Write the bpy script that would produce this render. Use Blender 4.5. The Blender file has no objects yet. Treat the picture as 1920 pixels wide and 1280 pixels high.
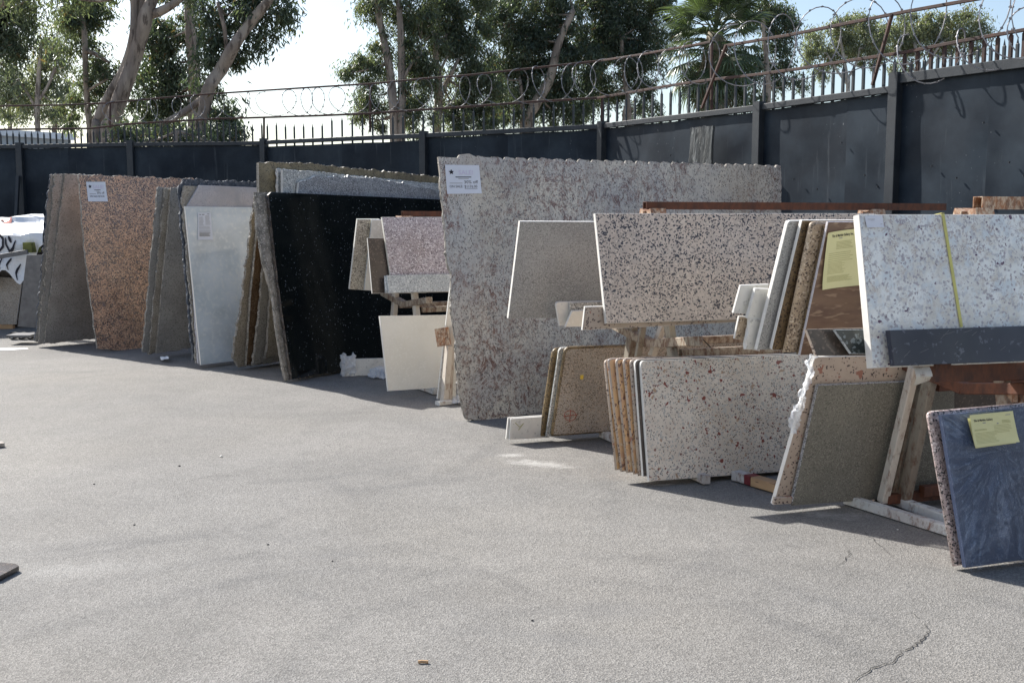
import bpy, bmesh, math, random
import numpy as np
from mathutils import Vector, Matrix, noise
PI = math.pi
R = math.radians
SC = bpy.context.scene
COL = SC.collection
rng = random.Random(7)
nrg = np.random.RandomState(11)

# ------------------------------------------------------------------ camera
EYE = 1.55
FPX = 2000.0                      # focal length in photo pixels (1920 wide)
PITCH = math.atan((640 - 412) / FPX)
cam_d = bpy.data.cameras.new('camera')
cam = bpy.data.objects.new('camera', cam_d); COL.objects.link(cam)
cam_d.sensor_width = 36.0; cam_d.lens = FPX / 1920 * 36.0
cam_d.clip_start = 0.05; cam_d.clip_end = 2000
cam.location = (0, 0, EYE); cam.rotation_euler = (PI / 2 - PITCH, 0, 0)
SC.camera = cam
# ------------------------------------------------------------------ sky, sun, exposure
SUN_EL, SUN_AZ = 38.9, -48.3      # azimuth from +Y towards +X
world = bpy.data.worlds.new('World'); SC.world = world; world.use_nodes = True
_nt = world.node_tree
_sky = _nt.nodes.new('ShaderNodeTexSky'); _sky.sky_type = 'NISHITA'; _sky.sun_disc = False
_sky.sun_elevation = R(SUN_EL); _sky.sun_rotation = R(SUN_AZ)
_sky.air_density = 1.0; _sky.dust_density = 1.6; _sky.ozone_density = 1.0
_nt.links.new(_sky.outputs[0], _nt.nodes['Background'].inputs[0])
_nt.nodes['Background'].inputs[1].default_value = 0.108
sun_d = bpy.data.lights.new('sun', 'SUN'); sun_d.energy = 5.0; sun_d.angle = R(0.53); sun_d.color = (1, .965, .91)
sun = bpy.data.objects.new('sun', sun_d); COL.objects.link(sun)
_sd = Vector((math.sin(R(SUN_AZ)) * math.cos(R(SUN_EL)), math.cos(R(SUN_AZ)) * math.cos(R(SUN_EL)), math.sin(R(SUN_EL))))
sun.rotation_euler = _sd.to_track_quat('Z', 'Y').to_euler(); sun.location = (-8, 8, 12)
SC.view_settings.view_transform = 'Standard'; SC.view_settings.look = 'None'
SC.view_settings.exposure = 0.80; SC.view_settings.gamma = 1.0; SC.view_settings.use_curve_mapping = False
SC.cycles.max_bounces = 6; SC.cycles.transparent_max_bounces = 6

# ------------------------------------------------------------------ measuring helpers (photo pixel -> place)
CO = Vector((0, 0, EYE))
def ray(px, py):
    return Vector((px - 960, FPX * math.cos(PITCH) - (py - 640) * math.sin(PITCH), -FPX * math.sin(PITCH) - (py - 640) * math.cos(PITCH)))
def gp(px, py, z=0.0):
    d = ray(px, py); return CO + d * ((z - EYE) / d.z)
def dp(px, py, y):
    d = ray(px, py); return CO + d * (y / d.y)
def hit(px, py, P, n):
    d = ray(px, py); return CO + d * ((P - CO).dot(n) / d.dot(n))

# ------------------------------------------------------------------ object helpers
def props(o, label=None, cat=None, group=None, kind=None):
    if label: o['label'] = label
    if cat: o['category'] = cat
    if group: o['group'] = group
    if kind: o['kind'] = kind
    return o
def newmesh(name, verts, faces, mat, parent=None, loc=None, smooth=False, mats=None, midx=None):
    me = bpy.data.meshes.new(name)
    if loc is not None: verts = [Vector(v) - loc for v in verts]
    me.from_pydata([tuple(v) for v in verts], [], faces)
    if mats:
        for m in mats: me.materials.append(m)
        for p, i in zip(me.polygons, midx): p.material_index = i
    elif mat: me.materials.append(mat)
    if smooth:
        me.polygons.foreach_set('use_smooth', [True] * len(me.polygons))
    me.update()
    o = bpy.data.objects.new(name, me); COL.objects.link(o)
    if loc is not None: o.location = loc
    if parent:
        o.parent = parent
    return o
def empty(name, loc, label, cat, group=None, rz=0):
    o = bpy.data.objects.new(name, None); COL.objects.link(o); o.location = loc; o.rotation_euler = (0, 0, rz)
    o.empty_display_size = .2
    return props(o, label, cat, group)
class MB:
    def __init__(s): s.v = []; s.f = []
    def add(s, vs, fs):
        k = len(s.v); s.v += [Vector(v) for v in vs]; s.f += [tuple(i + k for i in f) for f in fs]
    def beam(s, P, Q, w, h, up=Vector((0, 0, 1)), ch=.004):
        """chamfered bar from P to Q, w across, h along 'up'"""
        P = Vector(P); Q = Vector(Q); d = (Q - P).normalized()
        a = d.cross(up)
        if a.length < 1e-4: a = d.cross(Vector((0, 1, 0)))
        a.normalize(); b = a.cross(d).normalized()
        ring = [(-w/2+ch, -h/2), (w/2-ch, -h/2), (w/2, -h/2+ch), (w/2, h/2-ch), (w/2-ch, h/2), (-w/2+ch, h/2), (-w/2, h/2-ch), (-w/2, -h/2+ch)]
        vs = [P + a*x + b*y for x, y in ring] + [Q + a*x + b*y for x, y in ring]
        fs = [(i, (i+1) % 8, 8+(i+1) % 8, 8+i) for i in range(8)] + [tuple(range(7, -1, -1)), tuple(range(8, 16))]
        s.add(vs, fs)
    def tube_sq(s, P, Q, w, wall=.004, h=None):
        """open-ended square hollow section"""
        P = Vector(P); Q = Vector(Q); d = (Q - P).normalized(); up = Vector((0, 0, 1)); h = h or w
        a = d.cross(up).normalized(); b = a.cross(d).normalized()
        o_ = [(-w/2, -h/2), (w/2, -h/2), (w/2, h/2), (-w/2, h/2)]
        i_ = [(-w/2+wall, -h/2+wall), (w/2-wall, -h/2+wall), (w/2-wall, h/2-wall), (-w/2+wall, h/2-wall)]
        vs = []
        for E_ in (P, Q):
            vs += [E_ + a*x + b*y for x, y in o_] + [E_ + a*x + b*y for x, y in i_]
        fs = []
        for i in range(4):
            j = (i+1) % 4
            fs += [(i, j, 8+j, 8+i), (4+j, 4+i, 12+i, 12+j), (i, 4+i, 4+j, j), (8+i, 8+j, 12+j, 12+i)]
        s.add(vs, fs)
    def tube(s, pts, rad, n=8, cap=True):
        pts = [Vector(p) for p in pts]; k = len(pts)
        rad = rad if isinstance(rad, (list, tuple)) else [rad]*k
        ref = Vector((.3, .2, .9)); vs = []; fs = []
        for i, p in enumerate(pts):
            t = (pts[min(i+1, k-1)] - pts[max(i-1, 0)]).normalized()
            a = t.cross(ref)
            if a.length < 1e-3: a = t.cross(Vector((1, 0, 0)))
            a.normalize(); b = t.cross(a); ref = b.cross(t) if False else ref
            for j in range(n):
                w = 2*PI*j/n; vs.append(p + (a*math.cos(w) + b*math.sin(w))*rad[i])
        for i in range(k-1):
            for j in range(n):
                fs.append((i*n+j, i*n+(j+1) % n, (i+1)*n+(j+1) % n, (i+1)*n+j))
        if cap: fs += [tuple(range(n-1, -1, -1)), tuple((k-1)*n+j for j in range(n))]
        s.add(vs, fs)
    def box(s, lo, hi, M=None):
        vs = [(x, y, z) for z in (lo[2], hi[2]) for x, y in ((lo[0], lo[1]), (hi[0], lo[1]), (hi[0], hi[1]), (lo[0], hi[1]))]
        vs = [Vector(v) for v in vs]
        if M: vs = [M @ v for v in vs]
        s.add(vs, [(3, 2, 1, 0), (4, 5, 6, 7), (0, 1, 5, 4), (1, 2, 6, 5), (2, 3, 7, 6), (3, 0, 4, 7)])
    def build(s, name, mat, parent=None, smooth=False):
        loc = None
        vs = s.v
        if parent:
            inv = PW(parent); vs = [inv @ v for v in vs]
            o = newmesh(name, vs, s.f, mat, parent, None, smooth)
        else:
            lo = Vector((min(v.x for v in vs), min(v.y for v in vs), min(v.z for v in vs)))
            hi = Vector((max(v.x for v in vs), max(v.y for v in vs), max(v.z for v in vs)))
            loc = Vector(((lo.x+hi.x)/2, (lo.y+hi.y)/2, lo.z))
            o = newmesh(name, vs, s.f, mat, None, loc, smooth)
        return o
def PW(o):
    M = o.matrix_basis.copy()
    if o.parent: M = o.parent.matrix_basis @ M
    return M.inverted()

# ------------------------------------------------------------------ materials
def nodes(name):
    m = bpy.data.materials.new(name); m.use_nodes = True
    nt = m.node_tree; return m, nt, nt.nodes['Principled BSDF']
def nd(nt, t, **k):
    n = nt.nodes.new(t)
    for a, b in k.items():
        if a.startswith('i_'):
            key = a[2:]
            n.inputs[int(key) if key.isdigit() else key.replace('_', ' ')].default_value = b
        else: setattr(n, a, b)
    return n
def ramp(nt, src, stops, interp='LINEAR'):
    r = nt.nodes.new('ShaderNodeValToRGB'); e = r.color_ramp; e.interpolation = interp
    while len(e.elements) < len(stops): e.elements.new(.5)
    for el, (p, c) in zip(e.elements, stops):
        el.position = p; el.color = (c, c, c, 1) if isinstance(c, (int, float)) else (*c, 1)
    nt.links.new(src, r.inputs[0]); return r.outputs[0]
def mixc(nt, fac, a, b, blend='MIX'):
    m = nt.nodes.new('ShaderNodeMix'); m.data_type = 'RGBA'; m.blend_type = blend
    for s, v in ((m.inputs[0], fac), (m.inputs[6], a), (m.inputs[7], b)):
        if isinstance(v, (int, float)): s.default_value = v
        elif isinstance(v, tuple): s.default_value = (*v, 1)
        else: nt.links.new(v, s)
    return m.outputs[2]
def coords(nt, stretch=None, offset=True, kind='Object'):
    tc = nt.nodes.new('ShaderNodeTexCoord'); out = tc.outputs[kind]
    if offset:
        oi = nt.nodes.new('ShaderNodeObjectInfo')
        mu = nd(nt, 'ShaderNodeVectorMath', operation='MULTIPLY'); mu.inputs[1].default_value = (37, 37, 37)
        cb = nt.nodes.new('ShaderNodeCombineXYZ')
        for i in range(3): nt.links.new(oi.outputs['Random'], cb.inputs[i])
        nt.links.new(cb.outputs[0], mu.inputs[0])
        ad = nd(nt, 'ShaderNodeVectorMath', operation='ADD')
        nt.links.new(out, ad.inputs[0]); nt.links.new(mu.outputs[0], ad.inputs[1]); out = ad.outputs[0]
    if stretch:
        mp = nt.nodes.new('ShaderNodeMapping'); mp.inputs['Scale'].default_value = stretch
        nt.links.new(out, mp.inputs[0]); out = mp.outputs[0]
    return out
def noi(nt, vec, scale, detail=3, rough=.55, dist=0.0):
    n = nd(nt, 'ShaderNodeTexNoise'); n.inputs['Scale'].default_value = scale
    n.inputs['Detail'].default_value = detail; n.inputs['Roughness'].default_value = rough
    n.inputs['Distortion'].default_value = dist
    nt.links.new(vec, n.inputs['Vector']); return n.outputs['Fac']
def bump(nt, b, h, strength=.3, dist=.01):
    n = nd(nt, 'ShaderNodeBump'); n.inputs['Strength'].default_value = strength; n.inputs['Distance'].default_value = dist
    nt.links.new(h, n.inputs['Height']); nt.links.new(n.outputs[0], b.inputs['Normal'])
def granite(name, c1, c2, s12=6, specks=(), rough=.3, stretch=None, bmp=0, veins=None, spec=.5, lo=.4, hi=.62):
    m, nt, b = nodes(name); v = coords(nt, stretch)
    f = ramp(nt, noi(nt, v, s12, 6, .6), [(lo, 0.0), (hi, 1.0)])
    c = mixc(nt, f, c1, c2)
    drift = noi(nt, v, 1.7, 3, .55); drift2 = noi(nt, v, 6.5, 3, .6)
    c = mixc(nt, 1.0, c, ramp(nt, drift, [(.3, (.84, .82, .79)), (.5, (1, 1, 1)), (.72, (1.08, 1.07, 1.05))]), 'MULTIPLY')
    for (col, sc, th, soft) in specks:
        if sc >= 50:            # crystals: randomly chosen cells of a warped cell pattern
            wp = nd(nt, 'ShaderNodeTexNoise'); wp.inputs['Scale'].default_value = sc*2.6; wp.inputs['Detail'].default_value = 1; nt.links.new(v, wp.inputs['Vector'])
            wa = nd(nt, 'ShaderNodeVectorMath', operation='MULTIPLY_ADD'); nt.links.new(wp.outputs['Color'], wa.inputs[0]); wa.inputs[1].default_value = (.36/sc,)*3; nt.links.new(v, wa.inputs[2])
            vo = nd(nt, 'ShaderNodeTexVoronoi'); vo.inputs['Scale'].default_value = sc*1.55; nt.links.new(wa.outputs[0], vo.inputs['Vector'])
            sp_ = nt.nodes.new('ShaderNodeSeparateColor'); nt.links.new(vo.outputs['Color'], sp_.inputs[0])
            frac = (.006 if th > .74 else max(.012, min(.36, .34 - (th-.53)*2.35)) if th < .66 else max(.008, .034-(th-.66)*.4))*.85
            m1 = nd(nt, 'ShaderNodeMath', operation='MULTIPLY_ADD'); nt.links.new(drift2, m1.inputs[0]); m1.inputs[1].default_value = .5*min(1, frac*4); nt.links.new(sp_.outputs[0], m1.inputs[2])
            t_ = 1 - frac + .25*min(1, frac*4)
            mr = nd(nt, 'ShaderNodeMapRange'); nt.links.new(m1.outputs[0], mr.inputs[0]); mr.inputs[1].default_value = t_-.01; mr.inputs[2].default_value = t_+soft
            c = mixc(nt, mr.outputs[0], c, col); continue
        m1 = nd(nt, 'ShaderNodeMath', operation='MULTIPLY_ADD'); nt.links.new(drift2, m1.inputs[0]); m1.inputs[1].default_value = .16; nt.links.new(noi(nt, v, sc, 2, .5), m1.inputs[2])
        f = ramp(nt, m1.outputs[0], [(min(.99, th+.08), 0.0), (min(1, th+soft+.08), 1.0)])
        c = mixc(nt, f, c, col)
    if veins:
        for (col, sc, w, dist) in veins:
            n = noi(nt, v, sc, 5, .65, dist)
            f = ramp(nt, n, [(.5-w, 0.0), (.5, 1.0), (.5+w, 0.0)])
            brk = mixc(nt, 1.0, ramp(nt, noi(nt, v, sc*1.7+3, 3), [(.46, 0.0), (.58, 1.0)]), ramp(nt, noi(nt, v, 1.3, 3), [(.36, .25), (.56, 1.0)]), 'MULTIPLY')
            mm = nd(nt, 'ShaderNodeMath', operation='MULTIPLY'); nt.links.new(f, mm.inputs[0]); nt.links.new(brk, mm.inputs[1])
            c = mixc(nt, mm.outputs[0], c, col)
    nt.links.new(c, b.inputs['Base Color'])
    rr = ramp(nt, noi(nt, v, 3, 4), [(.3, rough*.8), (.75, min(1, rough*1.5+.05))])
    nt.links.new(rr, b.inputs['Roughness']); b.inputs['Specular IOR Level'].default_value = spec
    if bmp: bump(nt, b, noi(nt, v, 45, 5, .7), bmp, .01)
    return m
def plain(name, c, rough=.6, var=.15, scale=8, bmp=0, metal=0, spec=.5, c2=None):
    m, nt, b = nodes(name); v = coords(nt)
    c2 = c2 or tuple(x*(1-var*2) for x in c)
    nt.links.new(mixc(nt, ramp(nt, noi(nt, v, scale, 6, .65), [(.35, 0.0), (.7, 1.0)]), c, c2), b.inputs['Base Color'])
    b.inputs['Roughness'].default_value = rough; b.inputs['Metallic'].default_value = metal; b.inputs['Specular IOR Level'].default_value = spec
    if bmp: bump(nt, b, noi(nt, v, scale*4, 5, .7), bmp, .01)
    return m
M = {}
M['grey_rough'] = granite('grey_rough_stone', (.32, .31, .29), (.25, .24, .225), 5, [((.12, .115, .1), 90, .6, .06), ((.38, .36, .32), 120, .62, .05)], .5, bmp=.1)
M['rough_edge'] = granite('split_stone_edge', (.33, .30, .26), (.16, .15, .13), 14, [((.5, .47, .42), 60, .6, .08)], .9, bmp=.8)
M['orange'] = granite('orange_speckled_granite', (.66, .40, .26), (.46, .29, .20), 7, [((.10, .075, .065), 70, .535, .06), ((.72, .50, .34), 60, .6, .06), ((.05, .04, .045), 95, .58, .05), ((.18, .14, .13), 42, .58, .08)], .22)
M['white_marble'] = granite('pale_blue_white_marble', (.62, .69, .75), (.54, .62, .68), 3, [((.72, .76, .77), 20, .5, .3)], .06, spec=.8)
M['pink_pale'] = granite('pale_lilac_stone', (.50, .47, .48), (.42, .41, .43), 6, [((.35, .34, .36), 90, .58, .06)], .2)
M['dark_bump'] = granite('dark_lumpy_stone_edge', (.05, .06, .075), (.12, .13, .15), 16, [((.22, .22, .23), 50, .63, .05)], .7, bmp=1)
M['brown_pol'] = granite('brown_polished_stone', (.085, .052, .03), (.13, .085, .05), 5, [((.2, .14, .09), 80, .6, .05)], .22)
M['tan'] = granite('tan_fine_stone', (.36, .325, .27), (.27, .24, .20), 7, [((.12, .1, .07), 100, .58, .05), ((.45, .4, .32), 120, .6, .05)], .45, bmp=.1)
M['olive'] = granite('olive_tan_stone', (.26, .21, .12), (.18, .15, .09), 6, [((.08, .06, .04), 80, .58, .05)], .5, bmp=.15)
M['speck_white'] = granite('white_grey_speckled_stone', (.52, .52, .48), (.42, .42, .39), 7, [((.13, .13, .13), 110, .55, .05), ((.68, .66, .62), 70, .6, .05)], .35)
M['speck_grey'] = granite('grey_speckled_stone', (.36, .37, .38), (.28, .28, .28), 6, [((.07, .07, .08), 120, .53, .05), ((.55, .55, .55), 90, .6, .04)], .35)
M['black'] = granite('black_galaxy_granite', (.004, .006, .006), (.007, .009, .009), 4, [((.35, .4, .45), 80, .745, .02)], .05)
M['purple'] = granite('lilac_pink_speckled_granite', (.50, .44, .46), (.42, .38, .41), 8, [((.17, .14, .16), 85, .56, .04), ((.72, .68, .70), 75, .57, .04)], .2)
M['bluegrey'] = granite('blue_grey_speckled_stone', (.50, .54, .55), (.42, .46, .48), 7, [((.22, .24, .26), 100, .57, .05), ((.68, .7, .7), 80, .6, .05)], .25)
M['cream'] = granite('cream_stone', (.78, .76, .68), (.72, .70, .62), 3, [((.82, .8, .72), 60, .55, .2)], .35)
M['cream_speck'] = granite('cream_speckled_stone', (.52, .47, .38), (.42, .38, .3), 6, [((.12, .1, .08), 90, .55, .05), ((.7, .64, .52), 80, .6, .05)], .4)
M['darkbrown'] = granite('dark_brown_polished_stone', (.055, .045, .04), (.08, .065, .055), 5, [((.13, .1, .08), 60, .6, .06)], .2)
# the large scalloped slab: grey cream with broken burgundy and dark veins
M['big'] = granite('grey_cream_veined_granite', (.66, .60, .50), (.50, .47, .43), 2.2,
    [((.30, .28, .26), 48, .60, .06), ((.10, .08, .08), 85, .635, .03)], .2, stretch=(1.25, 1, .85),
    veins=[((.16, .055, .035), 4.5, .046, 2.4), ((.06, .05, .05), 9, .034, 2.4), ((.21, .09, .06), 12, .040, 2.0), ((.09, .08, .09), 24, .028, 1.0)])
M['grey_back'] = granite('grey_sawn_stone', (.37, .37, .355), (.31, .31, .30), 3, [((.16, .16, .15), 150, .58, .08), ((.48, .47, .44), 160, .58, .08)], .55)
M['pink_black'] = granite('pink_tan_granite_with_black_specks', (.60, .48, .385), (.51, .415, .34), 12, [((.70, .58, .47), 80, .58, .08), ((.045, .038, .045), 84, .56, .03), ((.03, .03, .04), 52, .66, .015)], .2)
M['brown_speck'] = granite('brown_fine_speckled_stone', (.41, .375, .33), (.35, .32, .28), 5, [((.12, .09, .06), 120, .56, .05), ((.48, .40, .32), 110, .58, .05)], .4)
M['brown_edge'] = granite('brown_gold_bullnose_edge', (.26, .185, .09), (.18, .125, .06), 10, [((.05, .035, .02), 110, .53, .04)], .35)
M['gold'] = granite('tan_gold_granite', (.68, .42, .20), (.54, .31, .18), 9, [((.2, .1, .07), 60, .6, .05), ((.7, .52, .33), 40, .58, .08)], .25, stretch=(1, 1, .6))
M['spotted'] = granite('cream_granite_with_burgundy_spots', (.74, .67, .58), (.66, .58, .49), 9,
    [((.50, .48, .44), 60, .56, .08), ((.10, .08, .08), 120, .63, .02), ((.42, .29, .2), 24, .655, .02), ((.24, .075, .06), 19, .655, .012), ((.20, .08, .07), 55, .68, .015)], .2)
M['spotted_pink'] = granite('pink_tan_granite_with_dark_flecks', (.46, .38, .31), (.40, .33, .27), 9, [((.07, .05, .05), 80, .63, .02), ((.3, .14, .1), 24, .66, .03)], .35)
M['white_granite'] = granite('white_granite_with_purple_flecks', (.82, .84, .82), (.66, .64, .58), 11,
    [((.56, .57, .58), 38, .56, .1), ((.66, .71, .73), 16, .5, .15), ((.42, .40, .42), 60, .60, .05), ((.10, .05, .10), 24, .705, .012), ((.1, .06, .1), 70, .70, .02)], .18,
    veins=[((.42, .33, .28), 14, .03, 1.4), ((.16, .10, .14), 9, .012, 1.2)])
M['navy'] = granite('scratched_dark_navy_stone', (.018, .024, .045), (.028, .034, .056), 7, [((.09, .10, .13), 40, .64, .06)], .32)
M['navy_blue'] = granite('dark_blue_stone', (.022, .034, .072), (.03, .045, .09), 4, [((.06, .08, .13), 60, .62, .06)], .3)
M['blackgreen'] = granite('black_green_speckled_granite', (.02, .028, .028), (.04, .05, .05), 14, [((.16, .19, .2), 55, .6, .05)], .15)
M['grey_olive'] = granite('olive_grey_sawn_stone', (.185, .18, .15), (.15, .145, .12), 2.5, [((.1, .1, .085), 130, .56, .1), ((.26, .25, .21), 150, .58, .08)], .6)
M['wood_stone'] = granite('brown_streaked_stone', (.21, .135, .09), (.14, .085, .06), 6, [((.3, .21, .14), 20, .58, .08)], .3, stretch=(.5, 1, 2.2))
M['darkgold'] = granite('dark_gold_stone', (.20, .14, .075), (.13, .09, .05), 9, [((.045, .03, .02), 80, .55, .04)], .3)
M['goldspeck'] = granite('gold_grey_speckled_stone', (.46, .36, .25), (.36, .28, .2), 9, [((.1, .07, .05), 85, .57, .04), ((.6, .5, .38), 70, .6, .06)], .4)
M['white_stone'] = granite('white_stone', (.72, .71, .66), (.62, .61, .57), 8, [((.48, .47, .44), 40, .6, .1)], .3)
M['pink_granite'] = granite('pink_black_speckled_granite', (.50, .40, .38), (.40, .32, .31), 10, [((.05, .045, .05), 95, .54, .03), ((.7, .62, .6), 80, .6, .05)], .3)
M['white_chip'] = plain('sawn_white_stone_edge', (.72, .70, .65), .5, .08, 20)
M['paper'] = plain('white_printed_paper', (.72, .75, .82), .8, .03, 3)
M['paper_yellow'] = plain('yellow_carbon_paper', (.74, .71, .38), .8, .04, 6)
M['ink'] = plain('black_ink', (.02, .02, .03), .8, 0)
M['ink_grey'] = plain('grey_ink', (.30, .30, .30), .8, 0)
M['ink_olive'] = plain('faint_olive_ink', (.36, .35, .15), .8, 0)
M['ink_pink'] = plain('faint_pink_ink', (.62, .58, .72), .8, 0)
M['red_mark'] = plain('red_marker', (.32, .06, .04), .8, 0)
M['yellow_tag'] = plain('yellow_tag_paint', (.75, .55, .08), .7, .05)
M['strap'] = plain('pale_yellow_plastic_strap', (.62, .58, .18), .5, .08, 12)
M['tarp'] = plain('white_vinyl', (.80, .82, .84), .5, .06, 3)
M['wood'] = granite('weathered_pine_lumber', (.50, .32, .17), (.36, .22, .12), 4, [((.2, .12, .07), 30, .6, .1)], .8, stretch=(.4, .4, 3), bmp=.3)
M['rubber'] = plain('black_rubber', (.02, .02, .02), .7, .1)
M['greymetal'] = plain('dull_grey_metal', (.16, .16, .165), .5, .2, 12, metal=.2)

def rusty(name, paint, amount=.5, rust=(.22, .075, .028), dark=(.07, .03, .02), rough=.75, streak=(1, 1, .5), scale=7):
    m, nt, b = nodes(name); v = coords(nt, streak)
    r = mixc(nt, ramp(nt, noi(nt, v, 22, 5, .7), [(.35, 0.0), (.65, 1.0)]), rust, dark)
    f = ramp(nt, noi(nt, v, scale*2.2, 8, .78), [(.60-amount*.33, 0.0), (.74-amount*.33, .9)])
    p = mixc(nt, ramp(nt, noi(nt, v, 3, 4), [(.4, 0.0), (.7, .35)]), paint, rust)
    nt.links.new(mixc(nt, f, p, r), b.inputs['Base Color'])
    b.inputs['Roughness'].default_value = rough
    bump(nt, b, noi(nt, v, 60, 5, .7), .35, .004); return m
M['rust'] = rusty('brown_rusty_steel', (.11, .04, .02), .9, rust=(.13, .045, .02), dark=(.05, .022, .015))
M['rust_dark'] = rusty('dark_rusty_rail', (.035, .022, .02), .55, rust=(.10, .04, .025), dark=(.03, .018, .015))
M['cream_rust'] = rusty('cream_painted_steel_with_rust', (.56, .53, .46), .22, scale=9)
M['cream_rust2'] = rusty('cream_steel_mostly_rust', (.36, .32, .25), .5, rust=(.15, .07, .035), scale=14)
M['olive_steel'] = rusty('olive_steel_with_rust', (.25, .235, .19), .35, rust=(.14, .07, .035), scale=8)
M['white_steel'] = rusty('white_painted_steel', (.62, .63, .6), .3, scale=9)
M['rust_orange'] = rusty('rust_orange_flaking_steel', (.50, .42, .32), .6, rust=(.33, .13, .045), scale=22)

def fence_paint():
    m, nt, b = nodes('blue_black_fence_paint'); v = coords(nt, None, True)
    c = mixc(nt, ramp(nt, noi(nt, v, 1.6, 5, .6), [(.38, 0.0), (.66, 1.0)]), (.006, .010, .017), (.024, .034, .046))
    vs = coords(nt, (5, 5, .35))
    c = mixc(nt, ramp(nt, noi(nt, vs, 3.5, 6, .65), [(.60, 0.0), (.76, .55)]), c, (.085, .095, .105))
    sc = ramp(nt, noi(nt, v, 34, 3, .6), [(.69, 0.0), (.72, 1.0)])
    pa = ramp(nt, noi(nt, v, 1.3, 2), [(.55, 0.0), (.66, 1.0)])
    mm = nd(nt, 'ShaderNodeMath', operation='MULTIPLY'); nt.links.new(sc, mm.inputs[0]); nt.links.new(pa, mm.inputs[1])
    c = mixc(nt, mm.outputs[0], c, (.24, .25, .26))
    nt.links.new(c, b.inputs['Base Color'])
    nt.links.new(ramp(nt, noi(nt, v, 2.2, 5), [(.3, .40), (.7, .62)]), b.inputs['Roughness'])
    b.inputs['Specular IOR Level'].default_value = .22
    b.inputs['Specular Tint'].default_value = (.80, .90, 1, 1)
    bump(nt, b, noi(nt, v, 1.4, 2), .14, .08); return m
M['fence'] = fence_paint()
M['fence_trim'] = plain('fence_trim_paint', (.011, .016, .023), .5, .2, 6, bmp=.1, c2=(.026, .033, .040))
def razor_mat():
    m, nt, b = nodes('galvanised_razor_wire'); b.inputs['Base Color'].default_value = (.24, .24, .255, 1)
    b.inputs['Metallic'].default_value = .4; b.inputs['Roughness'].default_value = .55; return m
M['wire'] = razor_mat()

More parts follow.
